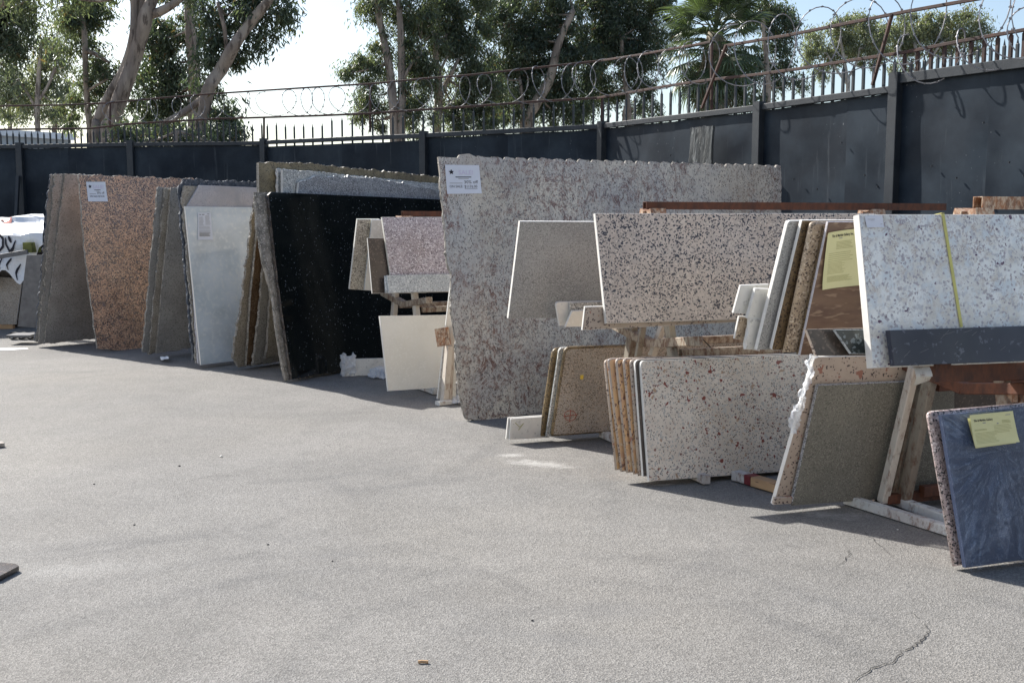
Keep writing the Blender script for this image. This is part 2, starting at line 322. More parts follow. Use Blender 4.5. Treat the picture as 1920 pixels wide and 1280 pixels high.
def asphalt():
    m, nt, b = nodes('bleached_old_asphalt')
    g = nt.nodes.new('ShaderNodeNewGeometry'); v = g.outputs['Position']
    big = ramp(nt, noi(nt, v, .55, 6, .62, .6), [(.32, 0.0), (.68, 1.0)])
    c = mixc(nt, big, (.168, .162, .152), (.220, .212, .199))
    # tyre marks: curved scuffs of turning vehicles
    for (P, rad, wd, amt, sc_) in ((gp(700, 1500), 1.9, .10, .34, 1.3), (gp(700, 1500), 2.25, .09, .28, 1.1), (gp(150, 800), 3.2, .12, .26, .9), (gp(1250, 820), 2.6, .10, .26, 1.2), (gp(300, 1250), 1.5, .08, .3, 1.7),
                                   (gp(900, 1000), 1.1, .09, .28, 1.9), (gp(-300, 900), 4.6, .14, .26, .8), (gp(500, 760), 2.7, .11, .26, 1.0), (gp(1400, 1350), 1.6, .08, .26, 1.5), (gp(500, 760), 3.1, .10, .22, 1.0), (gp(1700, 1250), 1.2, .06, .2, 1.8)):
        sb = nd(nt, 'ShaderNodeVectorMath', operation='SUBTRACT'); nt.links.new(v, sb.inputs[0]); sb.inputs[1].default_value = (P.x, P.y, 0)
        ln = nd(nt, 'ShaderNodeVectorMath', operation='LENGTH'); nt.links.new(sb.outputs[0], ln.inputs[0])
        wob = nd(nt, 'ShaderNodeMath', operation='MULTIPLY_ADD'); nt.links.new(noi(nt, v, 1.6, 3), wob.inputs[0]); wob.inputs[1].default_value = .35; nt.links.new(ln.outputs['Value'], wob.inputs[2])
        df = nd(nt, 'ShaderNodeMath', operation='SUBTRACT'); nt.links.new(wob.outputs[0], df.inputs[0]); df.inputs[1].default_value = rad + .17
        ab = nd(nt, 'ShaderNodeMath', operation='ABSOLUTE'); nt.links.new(df.outputs[0], ab.inputs[0])
        mr = nd(nt, 'ShaderNodeMapRange', interpolation_type='SMOOTHSTEP'); nt.links.new(ab.outputs[0], mr.inputs[0]); mr.inputs[1].default_value = wd; mr.inputs[2].default_value = 0; mr.inputs[3].default_value = 0; mr.inputs[4].default_value = amt*1.4
        bk = ramp(nt, noi(nt, sb.outputs[0], sc_, 4, .6), [(.42, 0.0), (.6, 1.0)])
        mm = nd(nt, 'ShaderNodeMath', operation='MULTIPLY'); nt.links.new(mr.outputs[0], mm.inputs[0]); nt.links.new(bk, mm.inputs[1])
        c = mixc(nt, mm.outputs[0], c, (.125, .123, .12))
    mot = ramp(nt, noi(nt, v, 4.5, 5, .65), [(.35, .94), (.5, 1.0), (.68, 1.06)])
    c = mixc(nt, 1.0, c, mot, 'MULTIPLY')
    warm = ramp(nt, noi(nt, v, .35, 3), [(.45, 0.0), (.7, .30)])
    c = mixc(nt, warm, c, (.30, .275, .235))
    # aggregate
    vo = nd(nt, 'ShaderNodeTexVoronoi'); vo.inputs['Scale'].default_value = 150; nt.links.new(v, vo.inputs['Vector'])
    cr = ramp(nt, vo.outputs['Color'], [(.12, .5), (.5, 1.0), (.9, 1.6)])
    c = mixc(nt, .6, c, cr, 'MULTIPLY')
    gr = ramp(nt, noi(nt, v, 230, 3, .7), [(.36, .62), (.5, 1.0), (.66, 1.4)])
    c = mixc(nt, .7, c, gr, 'MULTIPLY')
    ds = ramp(nt, noi(nt, v, 75, 2, .5), [(.66, 0.0), (.7, .45)])
    c = mixc(nt, ds, c, (.09, .088, .085))
    # stone-dust spill near the racks, and further pale patches
    for (P, rx, ry, rot, amt) in ((gp(1005, 868), .42, .16, -25, .5), (gp(960, 853), .15, .1, 0, .4), (gp(1245, 908), .13, .035, 12, .8), (gp(100, 1070), .9, .25, 15, .12), (gp(1560, 965), .3, .12, -10, .35)):
        mp = nt.nodes.new('ShaderNodeMapping'); mp.vector_type = 'TEXTURE'
        mp.inputs['Location'].default_value = (P.x, P.y, 0); mp.inputs['Rotation'].default_value = (0, 0, R(rot)); mp.inputs['Scale'].default_value = (rx, ry, 1)
        nt.links.new(v, mp.inputs[0])
        ln = nd(nt, 'ShaderNodeVectorMath', operation='LENGTH'); nt.links.new(mp.outputs[0], ln.inputs[0])
        nn = noi(nt, v, 9, 6, .75)
        ad = nd(nt, 'ShaderNodeMath', operation='MULTIPLY_ADD'); nt.links.new(nn, ad.inputs[0]); ad.inputs[1].default_value = 2.2; nt.links.new(ln.outputs['Value'], ad.inputs[2])
        f = ramp(nt, ad.outputs[0], [(0, 1.0), (.001, 1.0)])
        mr = nd(nt, 'ShaderNodeMapRange'); nt.links.new(ad.outputs[0], mr.inputs[0]); mr.inputs[1].default_value = 1.75; mr.inputs[2].default_value = 1.1; mr.inputs[3].default_value = 0; mr.inputs[4].default_value = amt
        c = mixc(nt, mr.outputs[0], c, (.62, .61, .58))
    # tyre-mark arcs and oil stains with shapes of their own
    for (P, rx, ry, rot, amt) in ((gp(1140, 1143), .16, .09, 0, .45), (gp(1030, 1195), .3, .05, -14, .3), (gp(640, 1040), .14, .05, 8, .3), (gp(1440, 1010), .12, .08, 8, .25)):
        mp = nt.nodes.new('ShaderNodeMapping'); mp.vector_type = 'TEXTURE'
        mp.inputs['Location'].default_value = (P.x, P.y, 0); mp.inputs['Rotation'].default_value = (0, 0, R(rot)); mp.inputs['Scale'].default_value = (rx*2, ry*2, 1)
        nt.links.new(v, mp.inputs[0])
        ln = nd(nt, 'ShaderNodeVectorMath', operation='LENGTH'); nt.links.new(mp.outputs[0], ln.inputs[0])
        mr = nd(nt, 'ShaderNodeMapRange', interpolation_type='SMOOTHSTEP'); nt.links.new(ln.outputs['Value'], mr.inputs[0]); mr.inputs[1].default_value = 1; mr.inputs[2].default_value = 0; mr.inputs[3].default_value = 0; mr.inputs[4].default_value = amt
        c = mixc(nt, mr.outputs[0], c, (.15, .148, .145))
    nt.links.new(c, b.inputs['Base Color']); b.inputs['Roughness'].default_value = .85; b.inputs['Specular IOR Level'].default_value = .3
    h = nd(nt, 'ShaderNodeMath', operation='ADD'); nt.links.new(vo.outputs['Distance'], h.inputs[0]); nt.links.new(noi(nt, v, 140, 3, .7), h.inputs[1])
    bump(nt, b, h.outputs[0], .6, .005)
    return m
M['asphalt'] = asphalt()
M['crack'] = plain('open_asphalt_crack', (.035, .034, .033), .95, .1)
M['paint_white'] = plain('worn_white_road_paint', (.75, .75, .73), .7, .15, 14)

def leafmat(name, c1, c2, trans=.45):
    m, nt, b = nodes(name); nt.nodes.remove(b); out = nt.nodes['Material Output']
    g = nt.nodes.new('ShaderNodeNewGeometry')
    v = coords(nt, None, False)
    f = ramp(nt, noi(nt, v, 1.1, 3), [(.35, 0.0), (.65, 1.0)])
    c = mixc(nt, f, c1, c2)
    rv = ramp(nt, g.outputs['Random Per Island'], [(0, .55), (1, 1.5)])
    c = mixc(nt, 1.0, c, rv, 'MULTIPLY')
    brown = ramp(nt, g.outputs['Random Per Island'], [(.955, 0.0), (.96, .8)])
    c = mixc(nt, brown, c, (.16, .09, .04))
    d = nt.nodes.new('ShaderNodeBsdfPrincipled'); d.inputs['Roughness'].default_value = .33; d.inputs['Specular IOR Level'].default_value = .45
    t = nt.nodes.new('ShaderNodeBsdfTranslucent')
    nt.links.new(c, d.inputs['Base Color'])
    ct = mixc(nt, 1.0, c, (1.35, 1.45, .75), 'MULTIPLY'); nt.links.new(ct, t.inputs['Color'])
    mx = nt.nodes.new('ShaderNodeMixShader'); mx.inputs[0].default_value = trans
    nt.links.new(d.outputs[0], mx.inputs[1]); nt.links.new(t.outputs[0], mx.inputs[2]); nt.links.new(mx.outputs[0], out.inputs['Surface'])
    return m
M['leaf'] = leafmat('eucalyptus_leaf', (.098, .124, .090), (.150, .170, .118), .48)
M['leaf_dark'] = leafmat('dark_eucalyptus_leaf', (.076, .102, .078), (.112, .136, .095), .45)
M['leaf_hazed'] = leafmat('hazed_eucalyptus_leaf', (.16, .18, .13), (.22, .235, .17), .45)  # distance haze is put into this paler leaf colour
M['leaf_palm'] = leafmat('palm_leaf', (.060, .088, .045), (.090, .118, .060), .3)
M['thatch'] = plain('dry_palm_thatch', (.26, .22, .15), .9, .25, 10)
def bark(name, a, b_, c_):
    m, nt, b = nodes(name); v = coords(nt, (1, 1, .22))
    c = mixc(nt, ramp(nt, noi(nt, v, 5, 5, .6), [(.42, 0.0), (.58, 1.0)]), a, b_)
    c = mixc(nt, ramp(nt, noi(nt, v, 9, 4, .6), [(.55, 0.0), (.62, .85)]), c, c_)
    nt.links.new(c, b.inputs['Base Color']); b.inputs['Roughness'].default_value = .8
    bump(nt, b, noi(nt, v, 14, 5), .4, .03); return m
M['bark'] = bark('peeling_eucalyptus_bark', (.36, .29, .23), (.22, .17, .135), (.085, .06, .045))
M['bark_pale'] = bark('pale_eucalyptus_bark', (.42, .38, .33), (.28, .25, .21), (.13, .10, .08))

# ------------------------------------------------------------------ ground
GS = 400
ground = newmesh('ground', [(-GS, -GS, 0), (GS, -GS, 0), (GS, GS, 0), (-GS, GS, 0)], [(0, 1, 2, 3)], M['asphalt'])
props(ground, kind='structure')
def crack(pts, w, seed):
    r_ = random.Random(seed); P = [gp(*p) for p in pts]; out = []
    for a, b in zip(P[:-1], P[1:]):
        n = max(2, int((b-a).length / .018))
        for i in range(n):
            t = i/n; p = a.lerp(b, t); d = (b-a).normalized(); q = Vector((-d.y, d.x, 0))
            out.append((p + q*r_.gauss(0, .0045), q, w*(.35+r_.random()*.9)))
    vs = []; fs = []
    for i, (p, q, ww) in enumerate(out):
        e = ww * min(1, 3*i/len(out)+.15, 3*(len(out)-i)/len(out)+.15)
        vs += [p + q*e + Vector((0, 0, .004)), p - q*e + Vector((0, 0, .004))]
        if i: fs.append((2*i-2, 2*i-1, 2*i+1, 2*i))
    o = newmesh('crack', vs, fs, M['crack'], ground)
crack([(1590, 1285), (1610, 1270), (1632, 1258), (1655, 1247), (1677, 1241), (1692, 1222), (1712, 1212), (1735, 1196), (1742, 1180), (1732, 1165)], .0035, 1)
crack([(1568, 1062), (1582, 1052), (1593, 1040), (1590, 1024)], .002, 2)
crack([(1675, 1045), (1645, 1020), (1622, 998), (1600, 985)], .0015, 3)
crack([(340, 905), (400, 892), (440, 893)], .0015, 4)
crack([(20, 645), (80, 646)], .004, 5)
crack([(1735, 1165), (1710, 1150), (1690, 1146)], .0016, 6)
pl = [gp(-40, 658, .004), gp(20, 656.5, .004), gp(54, 654, .004), gp(50, 651.5, .004), gp(0, 652.5, .004), gp(-40, 653, .004)]
newmesh('painted_line', pl, [tuple(range(6))], M['paint_white'], ground)

# ------------------------------------------------------------------ added unseen building behind the photographer, bounces light and shows in polished stone
wh = empty('bounce_building', (0, -14, 0), 'added unseen pale building behind the camera, bouncing light onto the slabs and mirrored in their polish', 'building')
WM = plain('added_bounce_wall', (.62, .59, .54), .9, .08, 2)
b = MB(); b.box((-34, -25, 0), (34, -14, 7)); b.build('wall', WM, wh)
b = MB(); b.box((-34.3, -25.3, 7.002), (34.3, -13.7, 7.2)); b.build('roof', M['greymetal'], wh)
for x in (-24, -12, 0, 12, 24):
    b = MB(); b.box((x-2, -13.99, 0.01), (x+2, -13.93, 4)); b.build('added_bay_door', M['greymetal'], wh)

# ------------------------------------------------------------------ fence
FZ = 2.75
FK = [(-700, 275.5), (492, 264), (1130, 231), (1930, 124)]
FP = [gp(px, py, FZ) for px, py in FK]
FP[0] = FP[1] + (gp(0, 269, FZ) - FP[1]) * 1.9
fence = empty('steel_yard_fence', (FP[2].x, FP[2].y, 0), 'long blue-black sheet steel yard fence topped with pickets, rusty rails and coiled razor wire', 'fence')
def fplane(px):
    i = 0 if px < 492 else (1 if px < 1130 else 2)
    a, b = FP[i], FP[i+1]; d = (b-a); d.z = 0; d.normalize()
    n = Vector((d.y, -d.x, 0))      # towards the yard (camera side)
    return a, d, n
def fpt(px, py, off=0.0):
    a, d, n = fplane(px); return hit(px, py, a + n*off, n)
def fbase(px, off=0.0):
    p = fpt(px, 300, off); p.z = 0; return p
# top edge height of the sheets at a given pixel column
def toprail_y(px):
    P = [(-300, 272), (0, 271), (243, 266), (492, 264), (498, 262), (795, 249), (1128, 231), (1423, 195), (1680, 158)]
    return float(np.interp(px, [p[0] for p in P], [p[1] for p in P])) if px <= 1682 else 140 - (px-1685)*.137
posts = [-180, 37, 245, 495, 795, 1130, 1425, 1682, 1965]
seams = {-180: [], 37: [125], 245: [], 495: [640], 795: [952], 1130: [1265], 1425: [1589], 1682: [1858]}
pn = 0
for a, b_ in zip(posts[:-1], posts[1:]):
    xs = [a] + seams[a] + [b_]
    for x0, x1 in zip(xs[:-1], xs[1:]):
        pl_x = (x0+x1)/2
        A, d, n = fplane(pl_x)
        def onp(px, py): return hit(px, py, A, n)
        T0 = onp(x0, toprail_y(x0+1)); T1 = onp(x1, toprail_y(x1-1)); gz = .10 if a == 495 else .072; z0 = T0.z-gz; z1 = T1.z-gz
        B0 = Vector((T0.x, T0.y, 0)); B1 = Vector((T1.x, T1.y, 0))
        nx, nz = 14, 14; vs = []; fs = []
        gap = -.008
        for j in range(nz+1):
            for i in range(nx+1):
                t = i/nx; s_ = j/nz
                p = B0.lerp(B1, gap/(B1-B0).length + t*(1-2*gap/(B1-B0).length))
                zt = z0 + (z1-z0)*t
                if j == nz: zt += noise.noise(Vector((p.x*2.5, p.y*2.5, 0)))*.012
                p.z = .06 + (zt-.06)*s_
                edge = min(1, 4*min(t, 1-t))*min(1, 3*(1-s_)+.15)
                q = noise.noise(Vector((p.x*.9+pn*5, p.z*.9, p.y*.9)))*.030 + noise.noise(Vector((p.x*2.3, p.z*2.1+pn*3, p.y*2)))*.010
                vs.append(p + n*(q*edge - .02 + (pn % 2)*.003))
        for j in range(nz):
            for i in range(nx):
                k = j*(nx+1)+i; fs.append((k, k+1, k+nx+2, k+nx+1))
        k0 = len(vs)
        vs += [v - n*.004 for v in vs[:k0]]; fs += [tuple(k0+i for i in reversed(f)) for f in list(fs)]
        inv = PW(fence)
        newmesh('panel', [inv @ v for v in vs], fs, M['fence'], fence, None, True)
        # rivets
        mb = MB()
        for (tx, tz) in ((.97, .3), (.97, .52), (.97, .74), (.45, .62), (.72, .58)):
            p = B0.lerp(B1, tx); p.z = z0*tz + .3; M_ = Matrix.Translation(p + n*.016)
            mb.box((-.007, -.004, -.007), (.007, .004, .007), M_)
        mb.build('rivet', M['fence_trim'], fence)['kind'] = 'stuff'
        pn += 1
    # rail along the top of this bay
    A, d, n = fplane((a+b_)/2)
    T0 = hit(a, toprail_y(a+2), A, n); T1 = hit(b_, toprail_y(b_-2), A, n)
    mb = MB(); mb.beam(T0 + n*.0 - Vector((0, 0, .04)), T1 - Vector((0, 0, .04)), .055, .06 if a < 1500 else .085); mb.build('top_rail', M['fence_trim'], fence)
    mb = MB(); mb.beam(Vector((T0.x, T0.y, .12)) - n*.06, Vector((T1.x, T1.y, .12)) - n*.06, .04, .05); mb.build('bottom_rail', M['fence_trim'], fence)
for x in posts:
    A, d, n = fplane(x+1 if x < 1900 else x-1)
    T = hit(x, (toprail_y(x+2) if x > 0 else 272)-1, A, n)
    if x in (492, 495): pass
    mb = MB(); P0 = Vector((T.x, T.y, 0)) + n*.005; P1 = Vector((T.x, T.y, T.z+.012)) + n*.005
    mb.beam(P0, P1, .10, .10, up=n); mb.build('post', M['fence_trim'], fence)
# leaning inner braces on the far left bays
for x in (34, 240):
    A, d, n = fplane(x)
    P = fpt(x, 330, .1); Q = fpt(x-8, 405, .28)
    mb = MB(); mb.beam(P, Vector((Q.x, Q.y, 0)) + n*.2, .05, .05, up=n); mb.build('brace', M['fence_trim'], fence)
# rusty rails
def poly_rail(pts, w, name, off=-.02, mat='rust_dark'):
    Ps = []
    for (a, b_) in pts: Ps.append(fpt(a, b_, off))
    mb = MB()
    for a, b_ in zip(Ps[:-1], Ps[1:]): mb.beam(a, b_, w, w, ch=.003)
    mb.build(name, M[mat], fence)
LOW = [(-180, 243), (0, 243), (170, 241), (235, 233), (300, 229), (402, 223), (491, 220.5), (600, 217), (690, 213), (790, 206), (880, 200), (1000, 191), (1120, 184), (1180, 174), (1260, 160), (1332, 150), (1420, 140), (1500, 129), (1600, 113), (1700, 98), (1800, 78), (1990, 44)]
UPR = [(-180, 199), (0, 199), (120, 197), (205, 193), (300, 184), (400, 176), (491, 170), (600, 163), (700, 157), (790, 148), (880, 141), (1000, 128), (1128, 114), (1200, 103), (1333, 79)]
UPR2 = [(1362, 86), (1480, 66), (1600, 42), (1700, 22), (1835, -2), (1990, -34)]
poly_rail(LOW, .028, 'rusty_lower_rail'); poly_rail(UPR, .024, 'rusty_upper_rail'); poly_rail(UPR2, .028, 'rusty_upper_rail', .06)
# rail uprights and diagonal struts
for (a, b_) in (((206, 240), (207, 193)), ((694, 248), (694, 158)), ((1334, 205), (1334, 78)), ((1128, 230), (1129, 182)), ((495, 262), (495, 219))):
    mb = MB(); mb.beam(fpt(*a, -.03), fpt(*b_, -.03), .026, .026, ch=.003); mb.build('rail_upright', M['rust_dark'], fence)
for (a, b_) in (((1316, 203), (1362, 84)), ((1636, 160), (1673, 26))):
    mb = MB(); mb.beam(fpt(*a, 0), fpt(*b_, .07), .028, .028, ch=.003); mb.build('diagonal_strut', M['rust_dark'], fence)
# pickets
def lowy(px): return float(np.interp(px, [p[0] for p in LOW], [p[1] for p in LOW]))
def picket(px, ytop, w=.020, mat='fence_trim'):
    A, d, n = fplane(px); T = hit(px, ytop, A - n*.045, n); B = hit(px, toprail_y(px), A - n*.045, n)
    z0 = B.z - .16; z1 = T.z
    h = w/2; vs = []
    P = Vector((T.x, T.y, 0))
    for z, k in ((z0, 1), (z1-.06, 1), (z1-.052, .62), (z1, .06)):
        for sx, sy in ((-1, -1), (1, -1), (1, 1), (-1, 1)): vs.append(P + d*sx*h*k + n*sy*h*k + Vector((0, 0, z)))
    fs = [(3, 2, 1, 0), (12, 13, 14, 15)]
    for l in range(3):
        for i in range(4): fs.append((l*4+i, l*4+(i+1) % 4, l*4+4+(i+1) % 4, l*4+4+i))
    inv = PW(fence); newmesh('picket', [inv @ v for v in vs], fs, M[mat], fence)
x = -150
while x < 440: picket(x, lowy(x)+1 + (rng.random()*2)); x += 11.6
for x in (442, 457.5, 473, 490.5, 501, 518, 535, 551.5, 569, 586, 604): picket(x, 228 + rng.random()*4)
x = 622
while x < 1135: picket(x, lowy(x)+2+rng.random()*2); x += 18.6 + (1135-x)*.001
x = 1141
while x < 1690: picket(x, lowy(x)+3+rng.random()*2, .023); x += 16.4 + (x-1141)*.006
x = 1697
while x < 1960:
    picket(x, lowy(x)-8+rng.random()*4, .026, 'rust_dark'); picket(x+12, lowy(x)+8, .022); x += 25
# razor wire coils
def coil(x0, x1, rad, name='razor_wire', spacing=.37, off=-.02, zoff=0.0, jit=.02, cy=None):
    wr = .0046 if x1 < 1340 else .0058
    n0 = 300; path = []
    for i in range(n0+1):
        px = x0 + (x1-x0)*i/n0
        if cy: yy = float(np.interp(px, [c[0] for c in cy], [c[1] for c in cy]))
        else:
            up = UPR if px < 1340 else UPR2
            yy = (lowy(px) + float(np.interp(px, [c[0] for c in up], [c[1] for c in up])))/2
        path.append(fpt(px, yy, off) + Vector((0, 0, zoff)))
    L = [0]
    for a, b_ in zip(path[:-1], path[1:]): L.append(L[-1] + (b_-a).length)
    P = np.array([tuple(p) for p in path]); turns = L[-1]/spacing; N = int(turns*26)
    pts = []; rr_ = random.Random(int(x0))
    ph = [rr_.uniform(-.5, .5) for _ in range(int(turns)+3)]; rj = [1+rr_.uniform(-1, 1)*jit*4 for _ in range(int(turns)+3)]
    for i in range(N+1):
        tt = i/26; s_ = L[-1]*i/N
        k = int(tt); f = tt-k; dph = ph[k]*(1-f)+ph[k+1]*f; rj_ = rj[k]*(1-f)+rj[k+1]*f
        s2 = min(max(s_ + dph*.30, 0), L[-1])
        c = Vector([float(np.interp(s2, L, P[:, j])) for j in range(3)])
        px_ = 960 + FPX*c.x/c.y
        A, d, n = fplane(px_)
        r_ = (rad(px_) if callable(rad) else rad)*rj_
        w = tt*2*PI
        pts.append(c + Vector((0, 0, 1))*math.cos(w)*r_ + (n*.58 - d*.58)*math.sin(w)*r_*(1+.25*math.sin(tt*1.7+x0)))
    mb = MB(); mb.tube(pts, wr, 4)
    for i in range(0, N, 2):        # barbs: small flat blades
        p = pts[i]; t = (pts[i+1]-p).normalized(); q = t.cross(Vector((.3, .5, .8))).normalized()
        mb.add([p + t*.018, p + q*.015, p - t*.018, p - q*.015, p + t.cross(q)*.003], [(0, 1, 4), (1, 2, 4), (2, 3, 4), (3, 0, 4), (3, 2, 1, 0)])
    mb.build(name, M['wire'], fence)
coil(215, 491, .185, spacing=.37)
coil(497, 1128, lambda p: .19 + (p-497)*.00006, spacing=.37)
coil(1132, 1338, .235, spacing=.34)
coil(1365, 1835, lambda p: .31 + (p-1365)*.00008, spacing=.42, off=.04, zoff=.05)
coil(1700, 1960, .20, spacing=.55, off=.05, cy=[(1700, 118), (1800, 98), (1960, 60)], jit=.07)
coil(1840, 1990, .34, spacing=.5, off=.05, cy=[(1840, 55), (1990, 20)], jit=.07)

# far building beyond the fence on the left
fb = empty('distant_building', (-22, 36, 0), 'pale blue-grey flat-roofed building low behind the fence pickets at far left', 'building')
BM = plain('pale_blue_grey_siding', (.42, .46, .50), .7, .05, 1)
Y0 = 34.0
p1 = dp(-260, 238, Y0); p2 = dp(133, 263, Y0+6)
mb = MB(); d_ = Vector((p2.x-p1.x, p2.y-p1.y, 0)); nb = Vector((d_.y, -d_.x, 0)).normalized()
vs = []
for P, z in ((p1, p1.z), (p2, p2.z)):
    for q in (0, -6): vs += [Vector((P.x, P.y, 0)) + nb*q, Vector((P.x, P.y, z)) + nb*q]
mb.add(vs, [(0, 4, 5, 1), (2, 3, 7, 6), (0, 1, 3, 2), (4, 6, 7, 5), (1, 5, 7, 3)]); mb.build('wall', BM, fb)
mb = MB(); mb.beam(Vector((p1.x, p1.y, p1.z+.1)) + nb*.1, Vector((p2.x, p2.y, p2.z+.1)) + nb*.1, .3, .22); mb.build('roof_edge', M['tarp'], fb)

# ------------------------------------------------------------------ trees
def smooth_path(pts, n=6):
    P = [Vector(p) for p in pts]; out = []
    for i in range(len(P)-1):
        a = P[max(i-1, 0)]; b_ = P[i]; c = P[i+1]; d = P[min(i+2, len(P)-1)]
        for k in range(n):
            t = k/n
            out.append(.5*((2*b_) + (c-a)*t + (2*a-5*b_+4*c-d)*t*t + (3*b_-a-3*c+d)*t**3))
    out.append(P[-1]); return out
def leaves_mesh(name, centers, ll, lw, mat, parent, droop=.75, out=None):
    """centers: Nx3 world points -> bent leaf of two quads"""
    N = len(centers); c = np.asarray(centers)
    inv = PW(parent); off = np.array(tuple(inv.translation)); c = c + off
    ax = nrg.normal(size=(N, 3)); ax[:, 2] = -abs(ax[:, 2])*droop - droop; ax /= np.linalg.norm(ax, axis=1)[:, None]
    sd = np.cross(ax, nrg.normal(size=(N, 3))); sd /= np.linalg.norm(sd, axis=1)[:, None]
    nn_ = np.cross(ax, sd)
    L = ll*(.6+.8*nrg.rand(N))[:, None]; W = lw*(.7+.6*nrg.rand(N))[:, None]
    v = np.empty((N, 4, 3))
    v[:, 0] = c; v[:, 1] = c + ax*L*.45 + sd*W*.5 + nn_*W*.25; v[:, 2] = c + ax*L; v[:, 3] = c + ax*L*.45 - sd*W*.5 + nn_*W*.25
    me = bpy.data.meshes.new(name); me.vertices.add(N*4); me.vertices.foreach_set('co', v.reshape(-1).astype(np.float32))
    # two triangles per leaf sharing the midrib
    idx = np.arange(N)[:, None]*4
    tri = np.concatenate([idx + np.array([[0, 1, 2]]), idx + np.array([[0, 2, 3]])], axis=1).reshape(-1)
    me.loops.add(N*6); me.loops.foreach_set('vertex_index', tri.astype(np.int32))
    me.polygons.add(N*2); me.polygons.foreach_set('loop_start', (np.arange(N*2)*3).astype(np.int32)); me.polygons.foreach_set('loop_total', np.full(N*2, 3, np.int32))
    me.materials.append(mat); me.update(calc_edges=True); me.validate()
    o = bpy.data.objects.new(name, me); COL.objects.link(o); o.parent = parent; return o
def tree(label, D, trunks, blobs, leaf='leaf', barkm='bark', ll=.16, lw=.042, dens=1.0, name='eucalyptus_tree', group=None, seed=0, clump=.34, limbs=True):
    """trunks: list of [(px,py,r_px)...] bottom-up; blobs: (px,py,rx,ry[,weight]) crown masses in photo pixels at distance D"""
    r_ = random.Random(seed+3)
    b0 = trunks[0][0]; base = dp(b0[0], b0[1], D); base.z = 0
    T = empty(name, base, label, 'tree', group)
    mpp = D/FPX
    tp = []
    for ti, tr in enumerate(trunks):
        pts = []; rad = []
        for i, (x, y, r) in enumerate(tr):
            dd = D + (r_.uniform(-.12, .12) if i else 0); pts.append(dp(x, y, dd)); rad.append(r*mpp)
        if ti == 0 or tr[0][1] > 235:
            g = pts[0].copy(); g.z = -.05; pts = [g] + pts; rad = [rad[0]*1.25] + rad
        sp = smooth_path(pts, 5); k = len(sp); rs = [float(np.interp(i/(k-1)*(len(rad)-1), range(len(rad)), rad)) for i in range(k)]
        rs = [q*(1+.10*noise.noise(Vector((i*.2, ti*3.1, seed)))) for i, q in enumerate(rs)]
        mb = MB(); mb.tube(sp, rs, 12); mb.build('trunk' if ti == 0 else 'limb', M[barkm], T, True); tp += sp
    # crown
    C = []; mb = MB()
    for bl in blobs:
        x, y, rx, ry = bl[:4]; rx *= 1.12; ry *= 1.12; wgt = bl[4] if len(bl) > 4 else 1.0
        ax, az = rx*mpp, ry*mpp; ay = min(ax, 2.2)*.9; c = dp(x, y, D+ay*.75)
        area = PI*ax*az
        nclump = max(5, int(area/(clump**2)*2.25*wgt))
        if limbs:
            cand = [q for q in tp if q.z < c.z + .3] or tp
            tq = min(cand, key=lambda q: (q-c).length)
            if (tq-c).length > .5:
                mid = tq.lerp(c, .5) + Vector((r_.uniform(-.2, .2), r_.uniform(-.2, .2), -.15))
                rr0 = .02 + .012*math.sqrt(area); mb.tube(smooth_path([tq, mid, c], 4), [rr0*(1-.08*i) for i in range(9)], 6)
        for _ in range(nclump):
            while True:
                u_ = Vector((r_.uniform(-1, 1), r_.uniform(-1, 1), r_.uniform(-1, 1)))
                if .15 < u_.length < 1: break
            q = c + Vector((u_.x*ax, u_.y*ay, u_.z*az)); s_ = clump*r_.uniform(.5, 1.25)
            nl = int(120*dens*r_.uniform(.5, 1.4))
            C.append(np.array(tuple(q)) + nrg.normal(size=(nl, 3))*np.array([s_*.42, s_*.42, s_*.38]))
            if r_.random() < .35: mb.tube([c.lerp(q, .2), c.lerp(q, .6) + Vector((0, 0, .05)), q], [.016, .010, .005], 4)
    if mb.v: mb.build('branches', M[barkm], T, True)['kind'] = 'stuff'
    C = np.concatenate(C); leaves_mesh('crown', C, ll*.82, lw*.82, M[leaf], T)
    return T
# left group
tree('twin-trunked pale eucalyptus leaning right, with the thickest bare trunk, left of the sky gap', 21,
     [[(205, 268, 17), (212, 225, 15), (232, 165, 14), (252, 110, 13), (268, 55, 13), (276, 22, 12), (300, -30, 9)],
      [(182, 268, 9), (184, 225, 9), (205, 180, 9), (232, 130, 8), (250, 70, 8), (252, 20, 7), (247, -40, 6)],
      [(276, 30, 9), (300, 22, 8), (325, 8, 7), (360, -20, 5)], [(268, 50, 8), (265, 10, 8), (268, -40, 6)]],
     [(95, -10, 90, 60, .6), (200, -60, 120, 50, .7), (330, -55, 90, 50, .8)], leaf='leaf', seed=1)
tree('thin reddish eucalyptus with hanging foliage just left of the twin-trunked tree', 25,
     [[(170, 262, 6), (164, 200, 5.5), (160, 120, 5), (158, 60, 5), (150, 0, 4)], [(160, 95, 4.5), (185, 105, 3.5), (205, 118, 2.5)], [(165, 170, 2.5), (190, 155, 2), (215, 142, 1.5)]],
     [(150, 60, 42, 48, 1.1), (178, 18, 28, 34), (198, 165, 38, 45, .7), (140, 190, 30, 45, .6), (175, 130, 30, 35, .7), (235, 215, 45, 28, .8)], seed=2)
tree('straight upright eucalyptus trunk with dark foliage right of the twin-trunked tree', 25,
     [[(365, 268, 12), (365, 200, 12), (364, 130, 11), (358, 70, 10), (354, 0, 9), (352, -50, 7)]],
     [(315, 105, 48, 50, 1.0), (300, 165, 45, 38, .9), (340, 45, 50, 34, .8), (300, 220, 45, 34, .9), (390, 175, 34, 30), (330, 160, 40, 40, .9), (290, 60, 28, 30, .7)], leaf='leaf_dark', seed=3)
